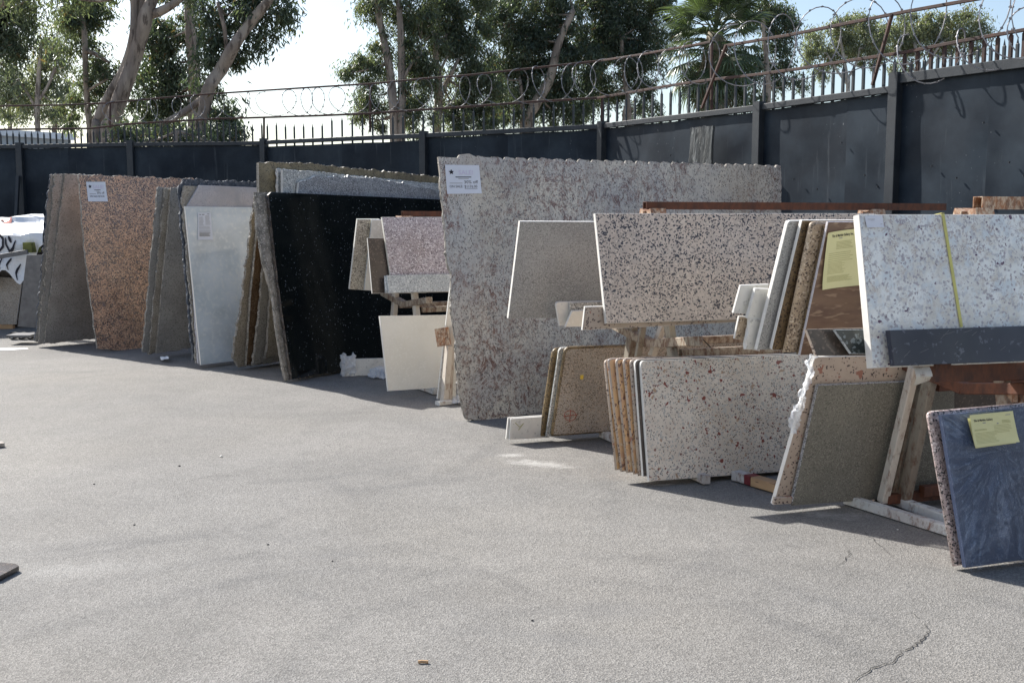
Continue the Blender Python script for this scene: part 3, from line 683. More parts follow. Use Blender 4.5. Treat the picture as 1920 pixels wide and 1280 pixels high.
tree('leaning eucalyptus with its trunk slanting up to the right beside the open sky', 20,
     [[(378, 268, 11), (382, 215, 11), (392, 165, 12), (415, 130, 12), (440, 85, 11), (468, 45, 10), (505, 0, 8), (530, -40, 6)],
      [(385, 180, 6), (360, 200, 6), (325, 222, 6), (300, 235, 5)], [(425, 95, 4), (420, 50, 4), (408, 5, 3)]],
     [(505, 20, 48, 36, 1.2), (440, 15, 50, 38, .9), (480, 75, 38, 20, .7), (395, 40, 34, 48, .7), (415, 105, 38, 26, .9), (380, 120, 28, 34, .8), (435, 208, 24, 38, .5), (420, 240, 36, 20, .9), (330, 252, 60, 14, .8), (470, -25, 80, 24)], leaf='leaf_dark', seed=4)
tree('dark dense eucalyptus crown hanging in the top left corner', 22,
     [[(-60, 268, 16), (-50, 150, 14), (-30, 40, 11), (30, -10, 7)]],
     [(10, 50, 58, 52, 1.2), (0, 0, 70, 40, 1.0), (-60, 60, 60, 60), (25, 98, 24, 14, .8)], leaf='leaf_dark', seed=5)
tree('hazy grey-green eucalyptus with fine branches behind the far left pickets', 42,
     [[(72, 262, 5), (70, 215, 5), (72, 150, 4), (78, 80, 3)], [(72, 215, 3), (55, 180, 2.5), (35, 150, 2)], [(72, 190, 3), (95, 150, 2.5), (110, 100, 2)]],
     [(40, 150, 42, 42, .7), (100, 130, 45, 50, .8), (60, 215, 52, 28, .55), (110, 190, 34, 40, .55), (110, 60, 34, 45, .6), (15, 190, 30, 42, .9), (70, 90, 40, 30, .5), (0, 140, 24, 24)], leaf='leaf_hazed', ll=.22, lw=.06, seed=6, clump=.5, dens=.8)
tree('olive eucalyptus clump with slim trunks low behind the left pickets', 46,
     [[(20, 262, 4), (18, 215, 3), (15, 170, 2)], [(102, 262, 4), (104, 235, 4), (100, 200, 3)], [(120, 262, 3), (122, 220, 2.5), (118, 180, 2)]],
     [(25, 175, 30, 24, .8), (70, 180, 34, 18, .8), (120, 225, 30, 30, .5), (20, 225, 30, 22, .4)], leaf='leaf', ll=.22, lw=.06, seed=7, clump=.5, dens=.8)
# middle group
tree('tall eucalyptus with two pale parallel trunks at the left edge of the middle grove', 29,
     [[(739, 250, 8), (737, 200, 8), (733, 150, 8), (724, 95, 7.5), (714, 50, 6), (706, 0, 5), (700, -50, 4)],
      [(752, 252, 8), (754, 180, 8), (753, 110, 7.5), (751, 60, 6), (748, 0, 5)], [(756, 150, 3), (766, 130, 3), (778, 110, 2)]],
     [(698, 15, 26, 26, 1.0), (755, 15, 60, 40, 1.0), (700, 120, 34, 34, 1.0), (672, 122, 12, 14, .9), (650, 132, 11, 13, .8), (695, 175, 30, 25, .7), (675, 215, 40, 22, .5), (705, 215, 36, 30, .7), (775, 150, 40, 55, .8), (790, 80, 40, 50, .9), (728, -45, 70, 30), (780, 215, 40, 34, .9), (725, 75, 20, 20, .5)], seed=11)
tree('eucalyptus with a slender pale trunk forking low, mid grove behind the razor wire', 30,
     [[(820, 250, 8), (822, 200, 8), (822, 150, 7), (818, 120, 6), (818, 80, 5)], [(823, 190, 5), (835, 160, 4), (848, 135, 4), (860, 110, 3)], [(822, 140, 3), (832, 120, 2.5), (840, 105, 2)]],
     [(830, 50, 50, 50, 1.1), (880, 95, 44, 50, 1.0), (850, 185, 48, 50, 1.0), (800, 120, 30, 40, .6), (860, 5, 60, 34, 1.0), (905, 165, 40, 50, 1.0), (890, 225, 50, 25, 1.0), (820, -50, 80, 30)], leaf='leaf', seed=12)
tree('broad dark eucalyptus crown filling the centre of the grove', 32,
     [[(990, 250, 10), (1002, 200, 10), (1030, 150, 9), (1048, 80, 7), (1075, 20, 5)], [(978, 250, 4), (980, 200, 4), (975, 150, 3)]],
     [(945, 40, 50, 48, 1.1), (985, 95, 48, 50, 1.2), (1035, 45, 50, 50, 1.1), (950, 130, 40, 34, 1.0), (1000, 160, 55, 40, 1.1), (1075, 130, 50, 45, 1.2), (960, 205, 50, 30, 1.1), (1050, 205, 60, 34, 1.1), (990, 5, 70, 24, 1.0), (1050, -40, 100, 30)], leaf='leaf_dark', seed=13)
tree('eucalyptus crown with brown-tipped foliage at the right of the grove beside the palm', 33,
     [[(1180, 235, 4), (1178, 190, 4), (1170, 140, 4), (1165, 70, 4)], [(1168, 235, 3), (1172, 200, 3)]],
     [(1115, 60, 50, 50, 1.1), (1165, 45, 50, 48, 1.1), (1215, 60, 48, 42, 1.0), (1150, 115, 55, 40, 1.1), (1222, 110, 38, 34, 1.0), (1115, 175, 45, 35, .9), (1185, 165, 45, 28, .9), (1140, 5, 60, 28), (1225, 10, 38, 26, .8), (1210, 205, 40, 18, .6), (1150, -40, 90, 26)], leaf='leaf_dark', seed=14)
tree('dark eucalyptus crown just right of the palm', 31,
     [[(1440, 200, 5), (1440, 150, 5), (1435, 90, 4), (1430, 30, 4)]],
     [(1462, 35, 34, 34, 1.1), (1425, 20, 40, 30, .9), (1455, 75, 28, 22, .8), (1440, 140, 30, 34, .7), (1400, 130, 30, 50, .7), (1470, 110, 22, 20, .6), (1490, 150, 26, 22, .5), (1270, 40, 22, 40, .5), (1425, 185, 30, 18, .5)], leaf='leaf_dark', seed=15)
# right, distant
tree('pale distant eucalyptus with thin bare stems right of the palm, left of the far pair', 56,
     [[(1590, 175, 4), (1588, 150, 4), (1582, 110, 3), (1575, 70, 2)], [(1590, 160, 2.5), (1568, 130, 2), (1550, 100, 1.5)], [(1588, 150, 2.5), (1605, 120, 2), (1612, 90, 1.5)]],
     [(1590, 50, 44, 26, 1.1), (1560, 75, 40, 26, 1.0), (1625, 80, 40, 30, 1.0), (1530, 110, 30, 22, .7), (1590, 100, 34, 12, .4), (1520, 80, 20, 22, .8), (1545, 135, 22, 12, .35), (1628, 112, 24, 14, .5)], leaf='leaf_hazed', barkm='bark_pale', ll=.24, lw=.07, seed=21, clump=.5, dens=.9)
tree('distant rounded olive eucalyptus crown furthest right above the fence pickets', 58,
     [[(1722, 150, 4), (1720, 120, 4), (1715, 80, 3)], [(1722, 140, 3), (1745, 110, 2.5), (1765, 80, 2)], [(1722, 140, 2.5), (1700, 115, 2), (1685, 90, 1.5)]],
     [(1700, 60, 44, 30, 1.1), (1755, 55, 36, 28, 1.1), (1810, 45, 34, 26, 1.1), (1780, 80, 36, 18, .8), (1680, 88, 30, 18, .7), (1735, 92, 30, 12, .5), (1825, 80, 26, 18, .7), (1845, 62, 14, 14, .8), (1660, 60, 22, 22, .8), (1695, 122, 22, 8, .3)], leaf='leaf_hazed', barkm='bark_pale', ll=.24, lw=.07, seed=22, clump=.5, dens=.9)
# hedge line behind the pickets on both sides of the sky gap
tree('low dark shrubby foliage behind the pickets between the leaning trunk and the open sky', 19,
     [[(330, 270, 4), (332, 255, 3), (335, 245, 2)]], [(270, 255, 50, 14, 1.0), (350, 258, 60, 10, 1.0), (420, 256, 30, 12, .8), (235, 250, 14, 14, .6)], leaf='leaf_dark', name='shrub', seed=31)

# fallen trunk lying across behind the fence
mb = MB(); P = [dp(225, 247, 20.4), dp(262, 249, 20.4), dp(300, 246, 20.4)]
mb.tube(smooth_path(P, 4), [.07]*9, 10); o = mb.build('tree_branch', M['bark'], None, True); o.location.z += 0
props(o, 'short pale horizontal eucalyptus limb lying across the low foliage behind the pickets', 'branch')

# fan palm
def fan_palm():
    D = 24; T = empty('fan_palm', (dp(1340, 200, D).x, D, 0), 'fan palm with a shaggy green crown rising behind the fence right of the grove', 'palm tree')
    base = Vector((T.location.x, D, 0)); top = dp(1342, 58, D)
    mb = MB(); n = 22; pts = []; rad = []
    for i in range(n+1):
        t = i/n; pts.append(base.lerp(top, t)); rad.append(.22 - .05*t + .012*(i % 2))
    mb.tube(pts, rad, 12); mb.build('trunk', M['thatch'], T, True)
    # dry skirt
    vs = []; fs = []
    r_ = random.Random(5)
    for i in range(520):
        a = r_.uniform(0, 2*PI); z = top.z - r_.uniform(.1, 2.1); p = Vector((top.x + math.cos(a)*.22, D + math.sin(a)*.22, z))
        q = p + Vector((math.cos(a)*r_.uniform(.1, .45), math.sin(a)*r_.uniform(.1, .45), -r_.uniform(.3, .8))); w = Vector((-math.sin(a), math.cos(a), 0))*.018
        k = len(vs); vs += [p-w, p+w, q+w*.4, q-w*.4]; fs.append((k, k+1, k+2, k+3))
    inv = PW(T); newmesh('dead_leaf_skirt', [inv @ v for v in vs], fs, M['thatch'], T)['kind'] = 'stuff'
    meshes = []
    for k in range(4):      # four frond shapes: petiole + pleated fan with split drooping tips
        vs = []; fs = []; r_ = random.Random(40+k)
        pl_ = .75; mbp = MB(); mbp.tube([(0, 0, 0), (.4, 0, .06), (pl_, 0, .03)], [.02, .014, .010], 5); vs += mbp.v; fs += mbp.f
        nb_ = 26
        for i in range(nb_):
            a = (i/(nb_-1)-.5)*R(235); L = .62*(1-.28*abs(i/(nb_-1)-.5)*2)*r_.uniform(.9, 1.08)
            da = R(4.2); o_ = Vector((pl_, 0, .03))
            def pt(t, aa, dz=0):
                return o_ + Vector((math.cos(aa)*L*t, math.sin(aa)*L*t, -.10*t*t*L - (0 if t < .6 else (t-.6)**1.5*.9*L) + dz + .05*math.cos(aa)*t))
            ks = len(vs)
            vs += [pt(0, a), pt(.6, a-da), pt(.6, a, .018), pt(.6, a+da), pt(.85, a-da*.35), pt(.85, a+da*.35), pt(1.05, a)]
            fs += [(ks, ks+1, ks+2), (ks, ks+2, ks+3), (ks+1, ks+4, ks+2), (ks+2, ks+4, ks+5), (ks+3, ks+2, ks+5), (ks+4, ks+6, ks+5)]
        me = bpy.data.meshes.new('frond'); me.from_pydata([tuple(v) for v in vs], [], fs); me.materials.append(M['leaf_palm']); me.update(); meshes.append(me)
    for i in range(64):
        o = bpy.data.objects.new('frond', meshes[i % 4]); COL.objects.link(o); o.parent = T
        t = i/64; a = i*2.399; el = R(72 - 140*t + r_.uniform(-9, 9))
        o.location = Vector((top.x, D, top.z - .7*t + .1)) - T.location
        s_ = r_.uniform(.85, 1.1); o.scale = (s_, s_, s_)
        o.rotation_euler = (r_.uniform(-.3, .3), -el, a)
    return T
fan_palm()

# ------------------------------------------------------------------ racks: frames of reference
class Rack:
    """an A-frame: axis along u at yaw; q = distance from the axis towards the photographer"""
    def __init__(s, P_rear, P_front, yaw, q_front=None):
        s.yaw = R(yaw); s.u = Vector((math.cos(s.yaw), math.sin(s.yaw), 0)); s.p = Vector((math.sin(s.yaw), -math.cos(s.yaw), 0))
        qa = P_rear.dot(s.p); qb = P_front.dot(s.p); mid = (qa+qb)/2; s.half = (qb-qa)/2
        t = min(P_rear.dot(s.u), P_front.dot(s.u)); s.O = s.u*t + s.p*mid; s.O.z = 0
    def pt(s, a, q, z): return s.O + s.u*a + s.p*q + Vector((0, 0, z))
    def plane(s, q, z, lean):
        l = R(lean); P = s.pt(0, q, z)
        v = Vector((-math.sin(s.yaw)*math.sin(l), math.cos(s.yaw)*math.sin(l), math.cos(l)))
        n = s.u.cross(v); return P, s.u, v, n

def subdivide_outline(P2, flags, seed, step=.022):
    r_ = random.Random(seed); out = []; n = len(P2)
    for i in range(n):
        a = Vector(P2[i]); b_ = Vector(P2[(i+1) % n]); f = flags.get(i)
        if not f: out.append((a.x, a.y, 0)); continue
        kind, amp = f; L = (b_-a).length; k = max(2, int(L/step)); d = (b_-a).normalized(); nrm = Vector((-d.y, d.x))
        sp = .116
        for j in range(k):
            t = j/k; s_ = t*L
            if kind == 'r':
                o = (1 if amp > .0061 and seed < 26 else .62)*1.6*(noise.noise(Vector((s_*9, seed*7.3, 0)))*1.1 + noise.noise(Vector((s_*28, seed*3.1, 5)))*.8 + r_.gauss(0, .12))*amp
            elif kind == 'b':    # lumpy
                o = (abs(noise.noise(Vector((s_*13, seed*7.3, 0))))*2.2 - .5 + r_.gauss(0, .1))*amp
            else:                # scalloped: saw-cut tabs
                ph = ((s_ + .02*noise.noise(Vector((s_*3, 1, 2))))/sp) % 1
                o = amp*(-1.0 if ph < .08 else (-.4 if ph < .14 else (.55-.75*ph))) + noise.noise(Vector((s_*30, 2, 3)))*amp*.3
                if kind == 't' : o = -o
            if j == 0: o = 0
            q = a + d*s_ + nrm*o; out.append((q.x, q.y, 1))
    return out
def round_corners(P2, rc):
    n = len(P2); out = []; idx = []
    for i in range(n):
        if i in rc:
            c = Vector(P2[i]); a = (Vector(P2[i-1])-c).normalized(); b_ = (Vector(P2[(i+1) % n])-c).normalized(); r_ = rc[i]
            A = c + a*r_; B = c + b_*r_
            for k in range(5):
                t = k/4; out.append(tuple((A*(1-t)**2 + c*2*t*(1-t) + B*t*t)))
        else: out.append(tuple(P2[i]))
        idx.append(len(out)-1)
    return out, idx
slabs = {}
def slab(key, rack, q, zref, lean, poly, t, mat, label, edge=None, flags=None, rc=None, bull=False, group=None, cat='stone slab', name='stone_slab', P=None, seed=None):
    """poly: outline of the face that looks at the camera, clockwise from the bottom left: BL, TL, TR, BR (photo pixels)"""
    if isinstance(rack, Rack): P0, u, v, n = rack.plane(q, zref, lean)
    else:                        # free-standing: rack=(point, yaw)
        yw = R(rack[1]); l = R(lean); P0 = rack[0]; u = Vector((math.cos(yw), math.sin(yw), 0))
        v = Vector((-math.sin(yw)*math.sin(l), math.cos(yw)*math.sin(l), math.cos(l))); n = u.cross(v)
    W = [hit(px, py, P0, n) for px, py in poly]; A = W[0]
    P2 = [((w-A).dot(u), (w-A).dot(v)) for w in W]
    seed = seed if seed is not None else len(slabs)+1
    P2o = P2
    if edge in ('rough_edge', 'dark_bump') and flags and not rc: flags = dict(flags); flags.setdefault(len(poly)-1, ('r', .012))
    if rc: P2, _ = round_corners(P2, rc); rcf = {}
    pts = subdivide_outline(P2, (flags or {}) if not rc else {}, seed)
    xy = [Vector((a, b_)) for a, b_, _ in pts]; rf = [f for _, _, f in pts]; N = len(xy)
    # outline is clockwise seen from the front -> inward normals to the right of travel
    inn = []
    for i in range(N):
        e1 = (xy[i]-xy[i-1]); e2 = (xy[(i+1) % N]-xy[i])
        e1 = e1.normalized() if e1.length > 1e-9 else Vector((0, 1)); e2 = e2.normalized() if e2.length > 1e-9 else e1
        m = (Vector((e1.y, -e1.x)) + Vector((e2.y, -e2.x)))
        m = m.normalized() if m.length > 1e-6 else Vector((e2.y, -e2.x)); inn.append(m)
    if bull: r_ = t/2; prof = [(r_*.85, 0), (r_*.3, r_*.28), (0, r_*.8), (0, t-r_*.8), (r_*.3, t-r_*.28), (r_*.85, t)]
    else: c = min(.0025, t/5); prof = [(c, 0), (0, c), (0, t*.5), (0, t-c), (c, t)]
    vs = []; rr_ = random.Random(seed)
    for li, (ins, dep) in enumerate(prof):
        for i in range(N):
            w = xy[i] + inn[i]*ins; dd = dep
            if rf[i] and 0 < li < len(prof)-1:
                w = w + inn[i]*(rr_.gauss(0, .0035)); dd += rr_.gauss(0, .0015)
            vs.append((w.x, dd, w.y))
    fs = [tuple(range(N-1, -1, -1)), tuple((len(prof)-1)*N+i for i in range(N))]; mi = [0, 0]
    for l in range(len(prof)-1):
        for i in range(N):
            j = (i+1) % N
            fs.append((l*N+i, l*N+j, (l+1)*N+j, (l+1)*N+i)); mi.append(1 if edge else 0)
    me = bpy.data.meshes.new(name); me.from_pydata(vs, [], fs)
    me.materials.append(M[mat])
    if edge: me.materials.append(M[edge])
    for p, k in zip(me.polygons, mi): p.material_index = k
    if bull:
        for p in list(me.polygons)[2:]: p.use_smooth = True
    bm = bmesh.new(); bm.from_mesh(me); bmesh.ops.recalc_face_normals(bm, faces=bm.faces); bm.to_mesh(me); bm.free()
    me.update()
    o = bpy.data.objects.new(name, me); COL.objects.link(o)
    Mx = Matrix((u, -n, v)).transposed().to_4x4(); Mx.translation = A; o.matrix_world = Mx; o.matrix_basis = Mx
    props(o, label, cat, group)
    slabs[key] = dict(o=o, A=A, u=u, v=v, n=n, P2=P2o)
    zmin = min(w.z for w in W)
    if 0 and '--dbg' in __import__('sys').argv or True: print('SLAB %-14s zmin %.2f zmax %.2f D %.2f-%.2f X %.2f..%.2f h %.2f' % (key, zmin, max(w.z for w in W), min(w.y for w in W), max(w.y for w in W), min(w.x for w in W), max(w.x for w in W), max(p[1] for p in P2o)-min(p[1] for p in P2o)))
    return o

# paper taped on a slab, with its print
def paper(key, quad, mat, name, label, cat, curl=.012, lines=(), texts=(), shapes=(), off=.004, lift=None):
    S = slabs[key]; n = S['n']
    TL, TR, BR, BL = [hit(px, py, S['A'] + n*off, n) for px, py in quad]
    ctr = (TL+TR+BR+BL)/4
    u = (TR-TL).normalized(); v = n.cross(u).normalized()
    def srf(a, b_, e=0.0):      # a across, b_ down 0..1
        p = (TL*(1-a)+TR*a)*(1-b_) + (BL*(1-a)+BR*a)*b_
        k = abs(a-.5)*2; kk = abs(b_-.5)*2
        return p + n*(curl*(k**3*.5 + kk**4*.5*(1 if b_ > .5 else .3)) + e)
    vs = []; fs = []; G = 10
    for j in range(G+1):
        for i in range(G+1): vs.append(srf(i/G, j/G))
    for j in range(G):
        for i in range(G):
            k = j*(G+1)+i; fs.append((k, k+G+1, k+G+2, k+1))
    root = newmesh(name, [w for w in vs], fs, M[mat], None, TL, True)
    props(root, label, cat)
    def child(nm, vv, ff, mt): return newmesh(nm, [w-TL for w in vv], ff, M[mt], root)
    for (nm, mt, rects) in lines:
        vv = []; ff = []
        for (a0, b0, a1, b1) in rects:
            m_ = 4
            for i in range(m_):
                k = len(vv); x0 = a0+(a1-a0)*i/m_; x1 = a0+(a1-a0)*(i+1)/m_
                vv += [srf(x0, b0, .0012), srf(x0, b1, .0012), srf(x1, b1, .0012), srf(x1, b0, .0012)]; ff.append((k, k+1, k+2, k+3))
        child(nm, vv, ff, mt)['kind'] = 'stuff'
    W_ = (TR-TL).length; H_ = (BL-TL).length
    for (s_, a0, b0, a1, hgt, mt, bold) in texts:      # text from a0 to a1, baseline b0, height hgt
        cu = bpy.data.curves.new('t', 'FONT'); cu.body = s_; cu.size = 1; cu.offset = .02 if bold else 0; cu.resolution_u = 2
        ob = bpy.data.objects.new('t', cu); COL.objects.link(ob)
        dg = bpy.context.evaluated_depsgraph_get(); me = bpy.data.meshes.new_from_object(ob.evaluated_get(dg))
        bpy.data.objects.remove(ob); bpy.data.curves.remove(cu)
        xs = [w.co.x for w in me.vertices]; x0, x1 = min(xs), max(xs)
        for w in me.vertices:
            a = a0 + (w.co.x-x0)/(x1-x0)*(a1-a0); b_ = b0 - w.co.y/.72*hgt
            w.co = srf(a, b_, .0015) - TL
        me.materials.append(M[mt]); oo = bpy.data.objects.new('lettering', me); COL.objects.link(oo); oo.parent = root
    for (nm, mt, pl_) in shapes:
        child(nm, [srf(a, b_, .0013) for a, b_ in pl_], [tuple(range(len(pl_)))], mt)
    return root
def star(cx, cy, r, asp=1.0):
    return [(cx + math.sin(k*PI/5)*(r if k % 2 == 0 else r*.48), cy - math.cos(k*PI/5)*(r if k % 2 == 0 else r*.48)*asp) for k in range(10)]
def txtlines(a0, a1, b0, b1, n, th, seed=1):
    r_ = random.Random(seed); out = []
    for i in range(n):
        b_ = b0+(b1-b0)*i/max(1, n-1); out.append((a0, b_, a0+(a1-a0)*r_.uniform(.8, 1), b_+th))
    return out

# ------------------------------------------------------------------ the racks' steel
def aframe(r, L, label, ends=(.15,), top_z=1.62, half_top=.06, half_base=None, leg='cream_rust', cap=True, bar=True, bar_mat='rust', bar_w=.05, shelf=.84, shelf_mat='cream_rust2', ground=True, bar_over=.15, bar_end=None, group=None):
    T = empty('steel_a_frame_rack', r.O, label, 'rack')
    hb = half_base or r.half*.72
    bs = .07
    for a in ends:
        for sgn in (-1, 1):
            mb = MB(); mb.beam(r.pt(a, sgn*hb, .03), r.pt(a, sgn*half_top, top_z-.04), bs, .045, up=r.u); mb.build('leg', M[leg], T)
            mb = MB(); mb.beam(r.pt(a, 0, shelf-.10), r.pt(a, sgn*(hb+.12), shelf-.02), bs*.9, .055); mb.build('shelf_bracket', M[shelf_mat], T)
        if ground:
            mb = MB(); mb.beam(r.pt(a, -hb-.25, .035), r.pt(a, hb+.25, .035), .05, .05); mb.build('foot_rail', M['white_steel'], T)
        if cap:
            for sgn in (-1, 1):
                mb = MB(); mb.beam(r.pt(a, sgn*.075, top_z-.10), r.pt(a, sgn*.045, top_z-.002), .11, .06, up=r.p)
                mb.build('cap', M['rust_orange'], T)
    for sgn in (-1, 1):
        mb = MB(); mb.beam(r.pt(ends[0]+.1, sgn*(hb-.02), .095), r.pt(L, sgn*(hb-.02), .095), .045, .06); mb.build('base_rail', M['rust'], T)
        mb = MB(); mb.beam(r.pt(ends[0]+.05, sgn*(hb*.62), shelf-.13), r.pt(L, sgn*(hb*.62), shelf-.13), .04, .05); mb.build('shelf_rail', M[shelf_mat], T)
    if bar:
        mb = MB(); mb.tube_sq(r.pt(-bar_over+.001, 0, top_z+bar_w/2), r.pt(bar_end or L, 0, top_z+bar_w/2), bar_w, .004); mb.build('top_bar', M[bar_mat], T)
    return T

# ================================================================== RACK 1 (far left)
R1 = Rack(gp(82, 643, .05), gp(180, 653, .05), 50)
h1 = R1.half
slab('r1a', R1, -h1-.075, .05, -7, [(66, 640), (94, 328), (260, 334), (250, 622)], .024, 'grey_rough', 'outermost grey slab of the far left rack with a dark lumpy broken edge', edge='dark_bump', flags={0: ('b', .016), 1: ('r', .01)})
slab('r1b', R1, -h1-.038, .05, -7, [(72, 644), (103, 326), (262, 332), (252, 624)], .026, 'grey_rough', 'middle grey slab of the far left leaning stack, seen by its chipped edge', edge='rough_edge', flags={0: ('r', .012), 1: ('r', .008)})
slab('r1c', R1, -h1, .05, -7, [(83, 645), (122, 326), (255, 334), (248, 626)], .026, 'grey_rough', 'grey slab showing its dull back face, leftmost leaning slab in view', edge='rough_edge', flags={0: ('r', .008), 1: ('r', .008)})
slab('r1d', R1, h1, .05, 7, [(182, 653), (157, 455), (148, 327), (250, 331), (364, 336), (330, 645), (222, 658)], .028, 'orange', 'tall orange-brown speckled granite slab with a white sale sign taped to it', edge='rough_edge', flags={0: ('r', .008), 1: ('r', .008), 2: ('r', .014), 3: ('r', .014), 5: ('r', .01), 6: ('r', .01)})
aframe(R1, 1.6, 'steel A-frame rack hidden between the far left grey slab and the orange granite', ends=(.75, 1.3), top_z=1.5, half_base=h1*.55, half_top=.03, cap=False, bar=False, shelf=.5)
# ================================================================== RACK 2
R2 = Rack(gp(293, 663, .05), gp(377, 684, .04), 50)
h2 = R2.half
for k, (bl, tl, m_, lab) in enumerate([((268, 659), (296, 352), 'grey_rough', 'outermost of the three thin grey slabs leaning left of the pale blue-white marble'), ((279, 664), (309, 353), 'tan', 'middle slab of the three thin slabs left of the pale blue-white marble'), ]):
    slab('r2%d' % k, R2, -h2-.075+.037*k, .05, -7, [bl, tl, (420, 356), (410, 640)], .026, m_, lab, edge='rough_edge', flags={0: ('r', .008), 1: ('r', .006)})
slab('r2c', R2, -h2, .05, -7, [(293, 663), (321, 352), (420, 357), (412, 642)], .026, 'grey_rough', 'smooth grey-brown slab back between the orange granite and the pale blue-white marble', edge='rough_edge', flags={0: ('r', .003), 1: ('r', .006)})
slab('r2d', R2, h2-.115, .05, 7, [(362, 676), (334, 350), (344, 336), (484, 341), (470, 660)], .03, 'dark_bump', 'dark blue-grey slab with a lumpy rough top edge behind the marble', edge='dark_bump', flags={0: ('r', .008), 1: ('r', .01), 2: ('b', .020)})
slab('r2e', R2, h2-.075, .05, 7, [(368, 680), (341, 372), (345, 348), (486, 353), (474, 664)], .028, 'tan', 'brown-edged rough slab just behind the pale lilac slab', edge='rough_edge', flags={0: ('r', .010), 1: ('r', .01)})
slab('r2f', R2, h2-.038, .05, 7, [(372, 682), (352, 384), (374, 347), (490, 352), (478, 668)], .026, 'pink_pale', 'pale lilac slab standing behind the pale blue-white marble, its top showing above it', flags={0: ('r', .004)})
slab('r2g', R2, h2, .04, 7, [(377, 684), (347, 387), (484, 388.5), (470, 673)], .026, 'white_marble', 'pale blue-white polished marble slab with a document taped near its top', edge='white_chip')
aframe(R2, 1.6, 'steel A-frame rack hidden behind the pale blue-white marble slab', ends=(.75, 1.3), top_z=1.4, half_base=h2*.5, half_top=.02, cap=False, bar=False, shelf=.5)
# ================================================================== RACK 3
R3 = Rack(gp(462, 684, .05), gp(547, 711, .03), 57)
h3 = R3.half
slab('r3a', R3, -h3-.05, .05, -6.5, [(447, 688), (437, 668), (455, 560), (478, 372), (640, 378), (640, 660)], .03, 'tan', 'outermost rough-edged tan slab left of the black granite', edge='rough_edge', flags={0: ('r', .01), 1: ('r', .012), 2: ('r', .012), 3: ('r', .01)})
slab('r3b', R3, -h3, .05, -6.5, [(462, 685), (470, 560), (482, 440), (490, 380), (640, 384), (640, 655)], .03, 'brown_pol', 'dark brown polished slab back leaning left of the black granite', edge='rough_edge', flags={0: ('r', .006), 1: ('r', .006)})
slab('r3c', R3, -h3+.05, .05, -6.5, [(474, 685), (486, 590), (496, 470), (500, 400), (640, 404), (640, 655)], .03, 'grey_rough', 'grey-brown slab with a chipped pale edge directly left of the black granite', edge='rough_edge', flags={0: ('r', .008), 1: ('r', .008)})
slab('r3d', R3, -h3+.10, .05, -6.5, [(498, 672), (508, 560), (512, 430), (640, 430), (640, 640)], .03, 'tan', 'innermost tan slab seen low beside the foot of the black granite', edge='rough_edge', flags={0: ('r', .008), 1: ('r', .006)})
slab('r3e', R3, h3-.26, .05, 6.5, [(540, 690), (487, 430), (485, 305), (560, 305), (846, 333), (850, 640)], .035, 'olive', 'tallest olive-tan slab whose thin top sticks out above the black granite', edge='tan', flags={2: ('r', .008), 3: ('r', .01)})
slab('r3f', R3, h3-.21, .05, 6.5, [(545, 690), (522, 400), (520, 316), (846, 347), (850, 650)], .03, 'speck_white', 'white speckled slab second behind the black granite', edge='white_chip', flags={1: ('r', .008), 2: ('r', .005)})
slab('r3g', R3, h3-.14, .05, 6.5, [(548, 695), (530, 420), (530, 318), (600, 322), (846, 354), (850, 655)], .03, 'speck_white', 'pale speckled slab with a bright chipped top just behind the grey speckled one', edge='white_chip', flags={2: ('r', .006), 3: ('r', .006)})
slab('r3h', R3, h3-.10, .05, 6.5, [(548, 700), (555, 400), (560, 342), (590, 330), (700, 333), (846, 362), (850, 660)], .028, 'speck_grey', 'grey speckled slab with a wavy top directly above the black granite', edge='white_chip', flags={2: ('r', .010), 3: ('r', .012), 4: ('r', .010)})
slab('r3i', R3, h3-.05, .04, 6.5, [(536, 713), (529, 682), (518, 612), (512, 557), (494, 494), (482, 424), (479, 360), (850, 377), (850, 660)], .03, 'rough_edge', 'pale grey slab with a jagged left edge right behind the black granite', edge='rough_edge', flags={i: ('r', .006) for i in range(6)})
slab('r3j', R3, h3, .03, 6.5, [(547, 711), (520, 520), (503, 366), (509, 360), (850, 375), (850, 658)], .03, 'black', 'large polished black granite slab with fine bright flecks', edge='darkbrown', flags={0: ('r', .004), 1: ('r', .004)})
aframe(R3, 2.4, 'steel A-frame rack hidden behind the large black granite slab', ends=(1.0, 2.2), top_z=1.3, half_base=h3*.35, half_top=.02, cap=False, bar=False, shelf=.4)
# ================================================================== BIG SLAB
BG = Rack(gp(872, 785, .02) + Vector((0, .5, 0)), gp(872, 785, .02), 27)
big_top = [(822, 293), (1464, 311)]
slab('big', BG, BG.half, .02, 8, [(873, 784), (866, 754), (860, 731), (858, 705), (855, 672), (855, 639), (850, 603), (846, 570), (846, 544), (847, 514), (838, 491), (835, 439), (831, 393), (827, 360), (826, 330), (822, 294), (858, 296), (862, 290), (880, 288), (892, 294), (1464, 311), (1469, 560), (1470, 700), (960, 781), (905, 788)],
     .03, 'big', 'huge grey-cream granite slab with burgundy veins, scalloped top edge and a sale sign', edge='rough_edge',
     flags={**{i: ('r', .006) for i in range(14)}, 19: ('s', .020), 20: ('r', .006), 23: ('r', .008), 24: ('r', .006)})
BT = empty('steel_a_frame_rack', BG.pt(1, -.5, 0), 'low steel support rack hidden behind the huge scalloped granite slab', 'rack')
for a in (.5, 2.6):
    mb = MB(); mb.beam(BG.pt(a, BG.half-.12, .03), BG.pt(a, BG.half-.35, 1.6), .06, .06); mb.build('leg', M['cream_rust'], BT)
    mb = MB(); mb.beam(BG.pt(a, BG.half-.9, .03), BG.pt(a, BG.half-.4, 1.5), .05, .05); mb.build('leg', M['cream_rust'], BT)
    mb = MB(); mb.beam(BG.pt(a, BG.half-.95, .03), BG.pt(a, BG.half-.06, .03), .05, .05); mb.build('foot_rail', M['cream_rust'], BT)
